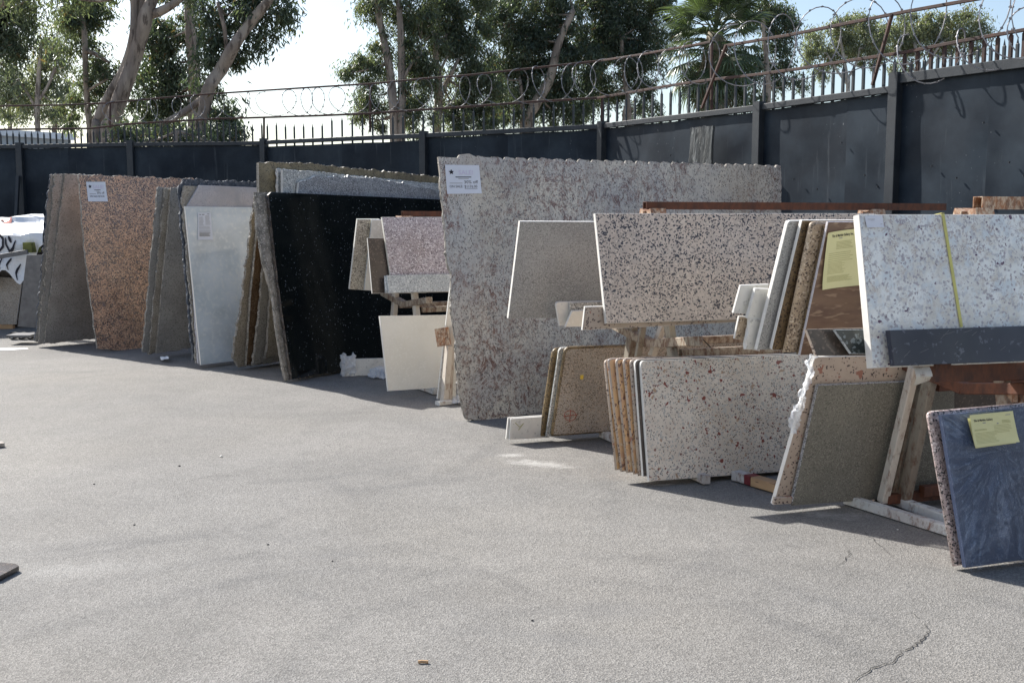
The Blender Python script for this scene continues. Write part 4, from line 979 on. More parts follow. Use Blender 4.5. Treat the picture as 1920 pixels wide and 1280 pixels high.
# ================================================================== RACK 4 (small pieces left of the big slab)
R4 = Rack(gp(665, 700, .05), gp(728, 733, .06), 28)
h4 = R4.half
UZ = .90
slab('r4a', R4, h4, .06, 9, [(728, 733), (712, 592), (838, 590), (834, 726)], .03, 'cream', 'plain cream-white stone panel standing low in front of the black granite', edge='white_chip')
slab('r4b', R4, -h4*.55-.03, UZ, -10, [(655, 542), (670, 411), (712, 411), (695, 545)], .03, 'cream_speck', 'cream speckled piece tilting left of the lilac speckled countertop', edge='white_chip')
slab('r4c', R4, -h4*.55+.02, UZ, -10, [(683, 544), (697, 413), (740, 411), (728, 547)], .02, 'cream', 'smooth cream piece tucked between the speckled piece and the dark brown one', edge='bluegrey')
slab('r4d', R4, h4*.55-.10, UZ, 9, [(698, 550), (689, 446), (800, 446), (800, 549)], .02, 'darkbrown', 'dark brown polished piece with a bright left edge beside the lilac countertop', edge='white_chip')
slab('r4e', R4, h4*.55-.05, UZ, 9, [(737, 549), (716, 407), (850, 407), (850, 547)], .03, 'purple', 'lilac speckled granite countertop on the small rack left of the huge slab', edge='cream')
slab('r4f', R4, h4*.55, UZ, 9, [(729, 549), (725, 516), (852, 513), (852, 546)], .02, 'bluegrey', 'low blue-grey speckled backsplash strip in front of the lilac countertop', edge='bluegrey', cat='stone strip', name='stone_strip')
slab('r4g', R4, h4*.55-.022, UZ, 9, [(723, 549), (721, 517), (790, 515), (790, 547)], .018, 'bluegrey', 'second thin blue-grey strip just behind the low backsplash strip', cat='stone strip', name='stone_strip')
A4 = aframe(R4, 1.2, 'cream and rust steel A-frame rack carrying the lilac countertop', ends=(.42,), top_z=1.58, half_base=h4*.72, bar_end=1.0, bar_over=-.40, shelf=.86)
# column with the rusty bracket beside the big slab
cl = empty('steel_stand', gp(830, 757, 0), 'cream steel channel stand with a rusty ochre top plate against the huge slab', 'stand')
Pb = gp(833, 752, .02); 
mb = MB(); mb.beam(Pb, dp(842, 648, Pb.y+.02), .075, .05); mb.build('column', M['cream_rust'], cl)
mb = MB(); mb.beam(Pb + Vector((.045, .02, 0)), dp(850, 612, Pb.y+.1), .03, .05); mb.build('column_flange', M['cream_rust'], cl)
mb = MB(); mb.beam(dp(828, 615, Pb.y+.03), dp(833, 648, Pb.y), .12, .03, up=Vector((0, -1, 0))); mb.build('top_plate', M['rust_orange'], cl)
mb = MB(); mb.beam(gp(820, 756, .02), gp(844, 753, .02), .07, .035); mb.build('foot', M['white_steel'], cl)
slab('r4h', (gp(826, 758, .02) + Vector((0, .25, 0)), 28), 0, 0, 0, [(820, 748), (847, 513), (852, 513), (856, 748)], .02, 'white_stone', 'narrow upright cream stone strip squeezed against the left edge of the huge slab', cat='stone strip', name='stone_strip')
# white stone strip with torn plastic wrap, on the ground
Pw = gp(668, 707, 0.0)
wsn = slab('wrap_strip', (gp(650, 706, 0), 12), 0, 0, 4, [(648, 705), (648, 673), (735, 671), (735, 703)], .05, 'white_stone', 'white stone offcut in torn plastic wrap on the ground before the black granite', cat='stone strip', name='stone_strip', edge='white_chip')
def crumple(name, pts_fn, nu, nv, mat, parent=None, amp=.02, freq=9, seed=0, thick=0):
    vs = []; fs = []
    for j in range(nv+1):
        for i in range(nu+1):
            p = pts_fn(i/nu, j/nv)
            q = Vector((p.x*freq+seed, p.y*freq, p.z*freq))
            rd = lambda w: 1 - 2.6*abs(noise.noise(w))
            vs.append(p + Vector((rd(q), rd(q+Vector((7, 3, 1))), rd(q*1.3+Vector((1, 9, 4)))*.8))*amp*.75 + Vector((rd(q*3.1), rd(q*2.7), rd(q*3.3)))*amp*.28)
    for j in range(nv):
        for i in range(nu):
            k = j*(nu+1)+i; fs.append((k, k+1, k+nu+2, k+nu+1))
    if parent:
        inv = PW(parent); return newmesh(name, [inv @ v for v in vs], fs, M[mat], parent)
    return newmesh(name, vs, fs, M[mat], None, vs[0])
def wrapmat():
    m, nt, b = nodes('milky_plastic_wrap'); b.inputs['Base Color'].default_value = (.8, .82, .84, 1); b.inputs['Roughness'].default_value = .3
    b.inputs['Alpha'].default_value = .6; b.inputs['Specular IOR Level'].default_value = .6; return m
M['wrap'] = wrapmat()
S = slabs['wrap_strip']
def w1(a, b_):
    ang = b_*2*PI; c = S['A'] - S['n']*.025 + S['v']*.09 + S['u']*(-.05 + a*.14)
    return c + S['v']*math.cos(ang)*(.115+.02*math.sin(a*9)) + S['n']*math.sin(ang)*(.05)
o = crumple('plastic_wrap', w1, 26, 60, 'wrap', None, .02, 16, 2); props(o, 'crumpled white plastic bunched on the left end of the white stone offcut', 'plastic wrap')
def w2(a, b_):
    return gp(690+a*40, 700 + b_*12, .03 - b_*.03) + Vector((0, 0, .05*math.sin(a*PI)*(1-b_) + .012))
o = crumple('plastic_wrap', w2, 34, 16, 'wrap', None, .025, 16, 4); props(o, 'torn white plastic spilling on the ground beneath the white stone offcut', 'plastic wrap')
# ================================================================== RACK 5
R5 = Rack(gp(1033, 819, .05), gp(1217, 902, .04), 20)
h5 = R5.half
UQ = h5*.74
slab('r5a', R5, -UQ, UZ, -9, [(953, 597), (975, 415), (1135, 416), (1150, 596)], .03, 'grey_back', 'plain grey slab back with a bright left edge, left of the black-specked countertop', edge='white_chip')
slab('r5b', R5, UQ-.01, UZ, 9, [(1137, 606), (1116, 400), (1642, 400), (1660, 590)], .03, 'pink_black', 'wide pink-tan countertop densely specked with black on the upper tier', edge='white_chip')
slab('r5c', R5, -UQ+.16, UZ+.0, -5, [(1049, 611), (1041, 566), (1150, 564), (1150, 606)], .02, 'white_stone', 'short white stone strip under the grey slab, leftmost of the strips', edge='white_chip', rc={1: .03}, cat='stone strip', name='stone_strip')
slab('r5d', R5, -UQ+.19, UZ, -5, [(1071, 610), (1068, 568), (1150, 565), (1150, 604)], .012, 'speck_white', 'grey-flecked stone strip resting on the white strip beneath the grey slab', cat='stone strip', name='stone_strip')
slab('r5e', R5, -UQ+.23, UZ, -12, [(1060, 613), (1073, 583), (1150, 580), (1150, 611)], .02, 'cream', 'small cream strip with a slanting end between white strip and tan strip', edge='white_chip', cat='stone strip', name='stone_strip')
slab('r5f', R5, UQ-.08, UZ, -6, [(1092, 619), (1097, 575), (1180, 573), (1400, 570), (1400, 603)], .02, 'spotted_pink', 'long tan stone strip running under the black-specked countertop', edge='white_chip', cat='stone strip', name='stone_strip')
# lower rear
slab('r5g', R5, -h5-.085, .05, -9, [(1012, 820), (1037, 653), (1420, 640), (1420, 790)], .036, 'brown_edge', 'outermost brown-edged countertop of the three rounded ones on the lower tier', bull=True, rc={0: .02, 1: .05})
slab('r5h', R5, -h5-.040, .05, -9, [(1024, 819), (1049, 652), (1420, 640), (1420, 790)], .022, 'speck_white', 'thin grey-white slab sandwiched between the two brown-edged countertops', rc={1: .03})
slab('r5i', R5, -h5, .05, -9, [(1033, 819), (1059, 651), (1450, 636), (1450, 788)], .036, 'brown_speck', 'brown countertop back marked with a red circled cross and a small yellow tag', bull=True, edge='brown_edge', rc={0: .03, 1: .05})
S5 = slabs['r5i']
def stroke(key, pts, w, mat, name, off=.0025, closed=False):
    S = slabs[key]; n = S['n']; P = [hit(px, py, S['A']+n*off, n) for px, py in pts]; vs = []; fs = []
    m_ = len(P)
    for i, p in enumerate(P):
        t = (P[(i+1) % m_ if closed else min(i+1, m_-1)] - P[i-1 if closed else max(i-1, 0)]).normalized(); q = t.cross(n)*w/2; vs += [p-q, p+q]
    for i in range(m_ if closed else m_-1):
        j = (i+1) % m_; fs.append((2*i, 2*i+1, 2*j+1, 2*j))
    o = S['o']; inv = o.matrix_basis.inverted(); return newmesh(name, [inv @ v for v in vs], fs, M[mat], o)
stroke('r5i', [(1069+11*math.cos(a), 779+9.5*math.sin(a)) for a in [i*PI/10 for i in range(20)]], .004, 'red_mark', 'red_mark', closed=True)
stroke('r5i', [(1057, 780), (1083, 777)], .005, 'red_mark', 'red_mark'); stroke('r5i', [(1070, 768), (1068, 791)], .005, 'red_mark', 'red_mark', .003)
stroke('r5i', [(1088, 707), (1094, 706.7)], .03, 'yellow_tag', 'yellow_tag')
slab('r5j', R5, -h5-.115, .04, -5, [(949, 823), (953, 783), (1030, 778), (1030, 819)], .018, 'white_stone', 'small white stone strip on the ground left of the brown countertops, outer one', edge='white_chip', cat='stone strip', name='stone_strip')
slab('r5k', R5, -h5-.092, .04, -5, [(955, 824), (958, 785), (1030, 780), (1030, 820)], .018, 'white_stone', 'small white stone strip with a faint yellow smear left of the brown countertops', edge='white_chip', cat='stone strip', name='stone_strip')
stroke('r5k', [(966, 792), (974, 800), (982, 793), (972, 806)], .005, 'ink_olive', 'yellow_scrawl')
# lower front: five thin slabs, a dark one and the spotted one
fr = [((1155, 881), (1133, 673), 'gold', 'leftmost of the tan-gold slabs fanned beside the burgundy-spotted one'), ((1165, 884), (1139, 671), 'gold', 'second tan-gold slab from the left in the fan beside the spotted one'),
      ((1176, 886), (1154, 671), 'gold', 'third tan-gold slab from the left in the fan beside the spotted one'), ((1189, 889), (1168, 671), 'gold', 'fourth tan-gold slab, the last before the dark slab, in the fan'),
      ((1198, 892), (1181, 673), 'spotted_pink', 'pale pink-flecked slab just left of the dark slab in the fan'), ((1206, 893), (1190, 674), 'darkbrown', 'thin dark slab with a pale edge right behind the burgundy-spotted slab')]
for k, (bl, tl, m_, lab) in enumerate(fr):
    slab('r5f%d' % k, R5, h5-.03*(6-k), .04, 9, [bl, tl, (1500, 662), (1500, 872)], .024, m_, lab, edge='spotted_pink' if k < 5 else 'white_chip', rc={1: .035}, bull=k < 5)
slab('r5l', R5, h5, .04, 9, [(1217, 902), (1201, 676), (1560, 662), (1560, 877)], .028, 'spotted', 'wide cream granite countertop spotted with burgundy, front of the lower tier', edge='white_chip', rc={1: .03})
A5 = aframe(R5, 2.4, 'steel A-frame rack with a long rusty top bar carrying the black-specked countertop', ends=(.42, 2.1), top_z=1.615, half_base=h5*.72, bar_over=-.36, bar_end=2.72, bar_w=.048, leg='olive_steel', shelf=.86)
# slanting braces seen below the countertop
for (a, b_, w, mt) in (((1222, 668), (1243, 612), .05, 'cream_rust'), ((1196, 668), (1206, 612), .03, 'olive_steel')):
    Pm = R5.pt(0, -.05, 0); mb = MB(); mb.beam(hit(*a, Pm, R5.p), hit(*b_, Pm, R5.p), w, .04); mb.build('brace', M[mt], A5)
mb = MB(); Pm = R5.pt(0, .12, 0); mb.beam(hit(1318, 636, Pm, R5.p), hit(1352, 672, Pm, R5.p), .012, .006); mb.build('strap', M['rubber'], A5)
# wood blocks under rack 5
wb = empty('timber_bearer', gp(1420, 905, 0), 'pine timber bearer with a red painted band under the spotted countertop', 'timber')
u5 = (gp(1452, 912, 0) - gp(1386, 893, 0)).normalized()
Pa = gp(1380, 890, .035); Pb_ = gp(1405, 897, .035); Pc = gp(1416, 901, .035); Pd = gp(1462, 914, .035)
mb = MB(); mb.beam(Pc, Pd, .075, .055); mb.build('bearer', M['wood'], wb)
mb = MB(); mb.beam(Pb_ + Vector((0, 0, .001)), Pc, .077, .057); mb.build('red_band', plain('red_paint', (.17, .02, .025), .6), wb)
mb = MB(); mb.beam(Pa, Pb_, .075, .055); mb.build('bearer_end', M['white_steel'], wb)
# ================================================================== RACK 6
R6 = Rack(gp(1449, 946, .05), gp(1812, 1064, .03), 19)
h6 = R6.half
UQ6 = h6*.74
# lower rear
slab('r6a', R6, -h6, .05, -10, [(1450, 946), (1528, 669), (1780, 664), (1780, 925)], .03, 'spotted_pink', 'pink-tan flecked slab back, the outer one of the pair in torn plastic on the lower right tier', edge='white_chip')
slab('r6a2', R6, -h6+.028, .05, -10, [(1451, 946), (1454, 934), (1492, 931), (1490, 944)], .022, 'spotted_pink', 'tiny pink-tan offcut at the foot of the pink-tan flecked slab', edge='spotted_pink', cat='stone strip', name='stone_strip')
slab('r6b', R6, -h6+.035, .05, -10, [(1484, 948), (1534, 722), (1790, 712), (1790, 925)], .024, 'grey_olive', 'dull olive-grey slab back in deep shade on the lower right tier', edge='speck_grey')
slab('r6b2', R6, -h6-.02, .05, -10, [(1640, 940), (1700, 730), (1960, 720), (1960, 930)], .024, 'darkbrown', 'dark slab in the shadow behind the leaning steel leg at the lower right')
# upper rear
slab('r6c', R6, -UQ6-.19-.16, UZ, -10, [(1419, 656), (1478, 414), (1700, 414), (1700, 650)], .03, 'grey_back', 'grey-brown slab back with a bright left edge, outermost of the upper right fan', edge='white_chip', rc={1: .02})
slab('r6d', R6, -UQ6-.19-.11, UZ, -10, [(1446, 657), (1504, 413), (1700, 413), (1700, 652)], .026, 'darkgold', 'dark gold slab second in the upper right fan', edge='white_chip', rc={0: .02})
slab('r6e', R6, -UQ6-.19-.06, UZ, -10, [(1471, 662), (1522, 416), (1700, 417), (1700, 655)], .034, 'goldspeck', 'gold speckled slab with a broad pale face, third in the upper right fan', edge='goldspeck', rc={1: .03}, bull=True)
slab('r6e2', R6, -UQ6-.19-.035, UZ, -10, [(1496, 664), (1546, 424), (1700, 424), (1700, 655)], .02, 'darkgold', 'narrow dark gold slab right of the gold speckled one', edge='darkgold')
slab('r6f', R6, -UQ6-.19, UZ, -10, [(1500, 666), (1553, 416), (1700, 417), (1700, 655)], .02, 'wood_stone', 'brown streaked slab with a yellow invoice taped to it on the upper right tier', edge='pink_pale')
# small pieces clipped to the left of that fan
slab('r6g', R6, -UQ6-.19-.26, UZ+.1, -10, [(1375, 587), (1389, 535), (1442, 533), (1428, 590)], .02, 'white_stone', 'small white stone block topmost at the left end of the upper right fan', edge='white_chip', cat='stone strip', name='stone_strip')
slab('r6h', R6, -UQ6-.19-.21, UZ+.1, -10, [(1401, 597), (1417, 541), (1444, 542), (1430, 599)], .026, 'white_stone', 'small ivory stone block just right of the topmost white block', edge='white_chip', cat='stone strip', name='stone_strip')
slab('r6i', R6, -UQ6-.19-.27, UZ, -10, [(1377, 635), (1386, 593), (1426, 595), (1415, 640)], .018, 'goldspeck', 'short gold-edged strip under the white blocks, leftmost of the lower ones', edge='white_chip', cat='stone strip', name='stone_strip')
slab('r6j', R6, -UQ6-.19-.22, UZ, -10, [(1398, 655), (1406, 597), (1434, 598), (1424, 657)], .03, 'white_stone', 'chipped white strip hanging lowest beneath the white blocks', edge='white_chip', flags={0: ('r', .006), 3: ('r', .01)}, cat='stone strip', name='stone_strip')
# upper front
slab('r6k', R6, UQ6-.14, UZ, 7, [(1531, 667), (1512, 617), (1700, 612), (1700, 666)], .02, 'darkbrown', 'low dark brown polished strip with a pale slanting end on the upper right tier', edge='spotted_pink', cat='stone strip', name='stone_strip')
slab('r6l', R6, UQ6-.09, UZ, 7, [(1596, 663), (1565, 618), (1700, 616), (1700, 664)], .018, 'blackgreen', 'black-green speckled granite strip left of the white granite countertop', edge='bluegrey', cat='stone strip', name='stone_strip')
slab('r6m', R6, UQ6, UZ-.03, 9, [(1637, 690), (1611, 402), (1980, 402), (2000, 676)], .045, 'white_granite', 'large white granite countertop with purple flecks and a yellow strap, at right', edge='white_chip')
slab('r6n', R6, UQ6+.055, UZ-.03, 9, [(1677, 686), (1668, 619), (1980, 609), (1985, 674)], .03, 'navy', 'scratched dark navy stone strip laid across the foot of the white granite', edge='navy', cat='stone strip', name='stone_strip')
# strap round the white granite
SK = slabs['r6m']; n = SK['n']; T0 = hit(1768, 401, SK['A']+n*.004, n); T1 = hit(1803, 613, SK['A']+n*.004, n)
stp = MB(); stp.beam(T0, T1, .016, .002, up=n, ch=.0004); stp.beam(T0 + SK['v']*.004, T0 + SK['v']*.004 - n*.055, .016, .002, up=SK['v'], ch=.0004)
o = stp.build('plastic_strap', M['strap']); props(o, 'pale yellow packing strap running down the face of the white granite', 'strap')
# lower front: wrapped dark slab and pink granite
slab('r6o', R6, h6-.055, .03, 9, [(1792, 1062), (1741, 771), (1980, 750), (1990, 1030)], .032, 'pink_granite', 'pink-black speckled granite slab whose rounded edge shows left of the wrapped slab', edge='pink_granite', bull=True, rc={1: .03})
slab('r6p', R6, h6, .03, 9, [(1812, 1064), (1766, 778), (1985, 756), (2000, 1038)], .026, 'navy_blue', 'dark slab wrapped in clear wrinkled plastic with yellow invoices, bottom right corner', edge='navy_blue')
A6 = aframe(R6, 2.2, 'rusty steel A-frame rack with a square top bar carrying the white granite', ends=(.72, 2.0), top_z=1.60, half_base=h6*.74, bar_over=-.74, bar_end=2.6, bar_w=.062, bar_mat='rust_orange', leg='olive_steel', shelf=.82, shelf_mat='rust')
# leaning leg in front of the dark slab + bent strap end
_P, _u, _v, _n = R6.plane(-h6+.12, .05, -10)
mb = MB(); mb.beam(hit(1655, 940, _P, _n), hit(1714, 690, _P, _n), .045, .05, up=_n); mb.build('leaning_leg', M['cream_rust'], A6)
mb = MB(); mb.beam(hit(1674, 938, _P-_n*.03, _n), hit(1733, 690, _P-_n*.03, _n), .05, .03, up=_n); mb.build('leaning_leg', M['olive_steel'], A6)
mb = MB(); mb.tube_sq(gp(1660, 935, .06), gp(1790, 925, .06) + Vector((.1, .05, 0)), .05, .005); mb.build('stub_rail', M['rust'], A6)
mb = MB(); mb.beam(gp(1588, 935, .03), gp(1800, 1000, .03), .05, .05); mb.build('ground_rail', M['white_steel'], A6)
mb = MB(); mb.beam(gp(1700, 945, .03), gp(1830, 985, .03), .04, .05); mb.build('ground_rail', M['white_steel'], A6)
Pq = SK['A']; 
mb = MB(); yb = Pq.y + .12; mb.beam(dp(1744, 694, yb), dp(2000, 690, yb+.4), .06, .001+.10); 
mb.build('cross_beam', M['rust'], A6)
mb = MB(); mb.beam(dp(1892, 725, yb+.3), dp(1892, 752, yb+.3), .06, .06); mb.beam(dp(1915, 725, yb+.3), dp(1915, 760, yb+.3), .03, .03); mb.build('hanger', M['rust_orange'], A6)
def curl(a, b_):
    t = b_; x = 1712 + a*30 + 6*math.sin(t*PI); y = 688 + t*36
    return dp(x, y - 10*a*(t > .5), Pq.y + .06 - .03*math.sin(t*PI))
o = crumple('end_guard', curl, 6, 8, 'cream_rust', A6, .003, 5)

# plastic wrap over the dark slab
def filmmat():
    m, nt, b = nodes('clear_wrinkled_film'); v = coords(nt, (1, 1, 1))
    b.inputs['Base Color'].default_value = (.45, .58, .80, 1); b.inputs['Roughness'].default_value = .10
    b.inputs['Specular IOR Level'].default_value = .9
    sx = nt.nodes.new('ShaderNodeSeparateXYZ'); tc = nt.nodes.new('ShaderNodeTexCoord'); nt.links.new(tc.outputs['Object'], sx.inputs[0])
    def mth(op, a_, b_=None):
        q = nd(nt, 'ShaderNodeMath', operation=op)
        for i_, z_ in enumerate((a_, b_)):
            if z_ is None: continue
            if isinstance(z_, (int, float)): q.inputs[i_].default_value = z_
            else: nt.links.new(z_, q.inputs[i_])
        return q.outputs[0]
    X_ = mth('SUBTRACT', sx.outputs[0], .22); Z_ = mth('SUBTRACT', sx.outputs[2], .50)
    an = mth('ARCTAN2', Z_, X_); rr = mth('SQRT', mth('ADD', mth('MULTIPLY', X_, X_), mth('MULTIPLY', Z_, Z_)))
    cb = nt.nodes.new('ShaderNodeCombineXYZ'); nt.links.new(mth('MULTIPLY', an, 4.5), cb.inputs[0]); nt.links.new(mth('MULTIPLY', rr, 1.6), cb.inputs[1])
    w = noi(nt, cb.outputs[0], 1.5, 5, .65, 1.6)
    f2 = noi(nt, v, 7, 5, .7, 1.0)
    al = mixc(nt, .25, ramp(nt, w, [(.36, .03), (.5, .06), (.56, .20), (.61, .06), (.8, .13)]), ramp(nt, f2, [(.5, 0.0), (.62, .5), (.66, .1)]), 'ADD'); nt.links.new(al, b.inputs['Alpha'])
    bump(nt, b, w, .6, .03); return m
M['film'] = filmmat()
SP = slabs['r6p']; n = SP['n']
P2 = SP['P2']; inv = SP['o'].matrix_basis.inverted()
vs = []; fs = []; nu, nv = 90, 90
for j in range(nv+1):
    for i in range(nu+1):
        a = i/nu; b_ = j/nv
        BL, TL, TR, BR = [Vector(p) for p in P2]
        q = (BL*(1-a)+BR*a)*(1-b_) + (TL*(1-a)+TR*a)*b_
        # folds radiate from the taped invoices
        cx, cz = q.x-.30, q.y-.52; an = math.atan2(cz, cx); rr = math.hypot(cx, cz)
        w = (math.sin(an*17 + 2.5*noise.noise(Vector((q.x*4, q.y*4, 0))))*.5+.5)**3*min(1, rr*3)*.022 + abs(noise.noise(Vector((q.x*9+q.y*5, q.y*3, 4))))*.012
        e = min(a, b_*.9, 1)*40; w *= min(1, e)
        vs.append(Vector((q.x - (.012 if i == 0 else 0), -.006 - w, q.y + (.012 if j == nv else 0) - (.015 if j == 0 else 0))))
for j in range(nv):
    for i in range(nu):
        k = j*(nu+1)+i; fs.append((k, k+1, k+nu+2, k+nu+1))
o = newmesh('plastic_wrap', vs, fs, M['film'], None, None, True); o.matrix_world = SP['o'].matrix_basis; o.matrix_basis = SP['o'].matrix_basis
props(o, 'clear wrinkled plastic film stretched over the dark slab at the bottom right', 'plastic wrap')
# white torn plastic along the left edge of the pink-tan slab
SA = slabs['r6a']
def tp1(a, b_):
    y = 668 + b_*150; x = float(np.interp(y, [668, 720, 760, 790, 818], [1527, 1508, 1497, 1478, 1492])); w = float(np.interp(y, [668, 700, 760, 785, 818], [16, 9, 12, 24, 3]))
    x0 = float(np.interp(y, [668, 818], [1527, 1486]))
    return hit(x0 - w*(1-a) + 3, y, SA['A'] + SA['n']*(.012+.03*math.sin(a*PI)), SA['n'])
o = crumple('plastic_wrap', tp1, 18, 90, 'wrap', None, .022, 16, 6); props(o, 'torn white plastic hanging from the left edge of the pink-tan flecked slab', 'plastic wrap')

# ------------------------------------------------------------------ papers
sign_lines = [('small_print', 'ink', [(.28, .405, .74, .435)]), ('small_print', 'ink_grey', [(.36, .465, .66, .485), (.10, .62, .47, .640)])]
paper('big', [(834, 309), (898, 310), (903, 363), (838, 364)], 'paper', 'sale_sign', 'white sale sign reading 30% off, ON SALE $1176.00 on the huge scalloped slab', 'sign', .006, sign_lines,
      [('SALE!', .38, .33, .80, .15, 'ink_pink', True), ('30% off', .52, .645, .92, .115, 'ink', False), ('ON SALE:', .09, .785, .47, .09, 'ink', False), ('$1176.00', .52, .795, .89, .10, 'ink', False)],
      [('star_logo', 'ink', star(.17, .25, .085, 1.15)), ('underline', 'ink', [(.52, .825), (.52, .835), (.89, .835), (.89, .825)])])
paper('r1d', [(161, 341), (197, 341), (202, 378), (165, 378)], 'paper', 'sale_sign', 'white sale sign with a star and 30% off taped to the orange granite', 'sign', .006,
      [('small_print', 'ink', [(.38, .40, .70, .43)]), ('small_print', 'ink_grey', [(.45, .465, .62, .485), (.12, .60, .45, .625)])],
      [('SALE!', .32, .34, .88, .18, 'ink_pink', True), ('30% off', .50, .61, .88, .11, 'ink', False), ('ON SALE: $576.00', .12, .78, .86, .10, 'ink', False)],
      [('star_logo', 'ink', star(.18, .24, .095, 1.1))])
dl = txtlines(.08, .45, .16, .45, 8, .012, 3) + txtlines(.55, .92, .10, .42, 9, .012, 4) + txtlines(.08, .9, .5, .70, 5, .012, 5) + txtlines(.10, .9, .73, .86, 9, .01, 6)
paper('r2g', [(371, 399), (395, 399), (399, 450), (371, 450)], 'paper', 'taped_document', 'white printed document taped near the top of the pale blue-white marble', 'document', .004,
      [('small_print', 'ink_grey', dl), ('small_print', 'ink', [(.10, .055, .22, .075), (.30, .055, .50, .075), (.7, .04, .88, .055)])])
paper('r6m', [(1621, 405), (1654, 404), (1657, 426), (1625, 427)], 'paper', 'note_card', 'small lilac-white handwritten card on the top left of the white granite', 'card', .003,
      [('handwriting', 'ink_grey', [(.12, .28, .55, .31), (.3, .38, .52, .40), (.82, .72, .93, .75)])] )
yl = txtlines(.12, .90, .38, .52, 5, .006, 7) + txtlines(.12, .62, .55, .74, 10, .0045, 8) + txtlines(.12, .80, .79, .88, 7, .0045, 9) + txtlines(.35, .88, .19, .31, 6, .006, 10)
paper('r6f', [(1550, 436), (1604, 428), (1613, 533), (1538, 542)], 'paper_yellow', 'invoice_sheet', 'yellow invoice sheet taped to the brown streaked slab on the upper tier', 'invoice', .02,
      [('small_print', 'ink_olive', yl), ('small_print', 'ink_grey', [(.42, .125, .54, .138)])], [('Tile & Marble Gallery Inc.', .18, .10, .90, .045, 'ink', True)])
paper('r6p', [(1813, 784), (1893, 771), (1904, 830), (1828, 840)], 'paper_yellow', 'invoice_sheet', 'yellow invoice sheet underneath, edge peeking out left, on the wrapped slab', 'invoice', .004, off=.022)
yl2 = txtlines(.06, .38, .47, .50, 2, .01, 11) + txtlines(.06, .60, .58, .90, 9, .008, 12) + txtlines(.52, .92, .40, .62, 6, .009, 13) + txtlines(.72, .92, .26, .33, 3, .012, 14)
paper('r6p', [(1816, 778), (1897, 770), (1909, 828), (1826, 838)], 'paper_yellow', 'invoice_sheet', 'yellow invoice sheet on top, taped to the wrapped slab at the bottom right', 'invoice', .010,
      [('small_print', 'ink_olive', yl2), ('small_print', 'ink_grey', [(.28, .27, .35, .30), (.60, .33, .64, .36), (.82, .09, .93, .11)])], [('Tile & Marble Gallery', .08, .225, .52, .07, 'ink', True)], off=.028)
# scratches on the navy strip
SN = slabs['r6n']
for k in range(9):
    x = 1690 + rng.random()*215; y = 622 + rng.random()*50; L = rng.uniform(8, 26); a = rng.uniform(-.9, -.3)
    stroke('r6n', [(x, y), (x+L*math.cos(a), y+L*math.sin(a))], .0022, 'greymetal', 'scratch', .0012)

# ------------------------------------------------------------------ weathered board leaning on the fence behind the big slab
A, d, n = fplane(1315)
Pn = A + n*.25
bd = [hit(x, y, Pn, n) for x, y in ((1290, 330), (1293, 243), (1300, 238), (1338, 236), (1336, 330))]
for w in (bd[0], bd[4]): w.z -= 0
vsb = []
wx = [bd[0], bd[4]]
nu, nv = 12, 26; vs = []; fs = []
L0 = hit(1293, 240, Pn, n); L1 = hit(1337, 236, Pn, n)
for j in range(nv+1):
    for i in range(nu+1):
        a = i/nu; p = L0.lerp(L1, a); zt = p.z; z = .02 + (zt-.02)*j/nv
        e = noise.noise(Vector((a*4, z*1.5, 3)))*.02 + noise.noise(Vector((a*17, z*4, 1)))*.012
        p = Vector((p.x, p.y, z)) + n*(e + .10*(1-j/nv))
        if i in (0,): p += d*noise.noise(Vector((z*9, 0, 0)))*.02
        if j == nv: p.z += noise.noise(Vector((a*9, 4, 0)))*.03
        vs.append(p)
for j in range(nv):
    for i in range(nu):
        k = j*(nu+1)+i; fs.append((k, k+1, k+nu+2, k+nu+1))
k0 = len(vs); vs += [v - n*.03 for v in vs]
fs += [tuple(k0+i for i in reversed(f)) for f in list(fs)]
for j in range(nv):
    for i, rev in ((0, 0), (nu, 1)):
        a = j*(nu+1)+i; b_ = a+nu+1; fs.append((a, b_, b_+k0, a+k0))
for i in range(nu):
    a = nv*(nu+1)+i; fs.append((a, a+1, a+1+k0, a+k0))
M['board'] = granite('peeling_weathered_plywood', (.05, .058, .062), (.025, .03, .032), 7, [((.12, .13, .13), 24, .62, .06)], .8, stretch=(1.5, 1.5, .5), bmp=1)
o = newmesh('plywood_board', vs, fs, M['board'], None, L0 - Vector((0, 0, L0.z))); props(o, 'weathered peeling dark plywood board leaning on the fence above the huge slab', 'board')

# ------------------------------------------------------------------ left heap: banner over stone offcuts
Yh = 14.7
slab('h1', (gp(40, 612, .03), 8), 0, 0, 5, [(-60, 607), (-60, 515), (42, 522), (30, 608)], .03, 'brown_speck', 'brown stone offcut leaning under the painted banner at the left edge', edge='white_chip')
slab('h2', (gp(30, 606, .03) + Vector((0, -.15, 0)), 8), 0, 0, 6, [(-6, 610), (10, 520), (15, 520), (0, 611)], .03, 'white_steel', 'narrow pale upright batten in front of the brown offcut at the left edge', cat='batten', name='batten')
slab('h3', (gp(50, 616, .10), 12), 0, 0, 4, [(33, 612), (50, 478), (88, 478), (88, 616)], .05, 'greymetal', 'tall grey panel propped beside the banner just left of the first slab', cat='panel', name='grey_panel')
tb = empty('crate_stack', (dp(10, 500, Yh+.7).x, Yh+.7, 0), 'dark stacked crates holding up the painted banner at the left edge', 'crate')
p0 = dp(-260, 500, Yh+.9); p1_ = dp(70, 500, Yh+.9)
mb = MB(); mb.box((p0.x, Yh+.75, 0.01), (p1_.x, Yh+1.3, .55)); mb.build('lower_crate', M['darkbrown'], tb)
mb = MB(); mb.box((p0.x+.05, Yh+.8, .552), (p1_.x-.05, Yh+1.25, 1.36)); mb.build('upper_crate', M['darkbrown'], tb)
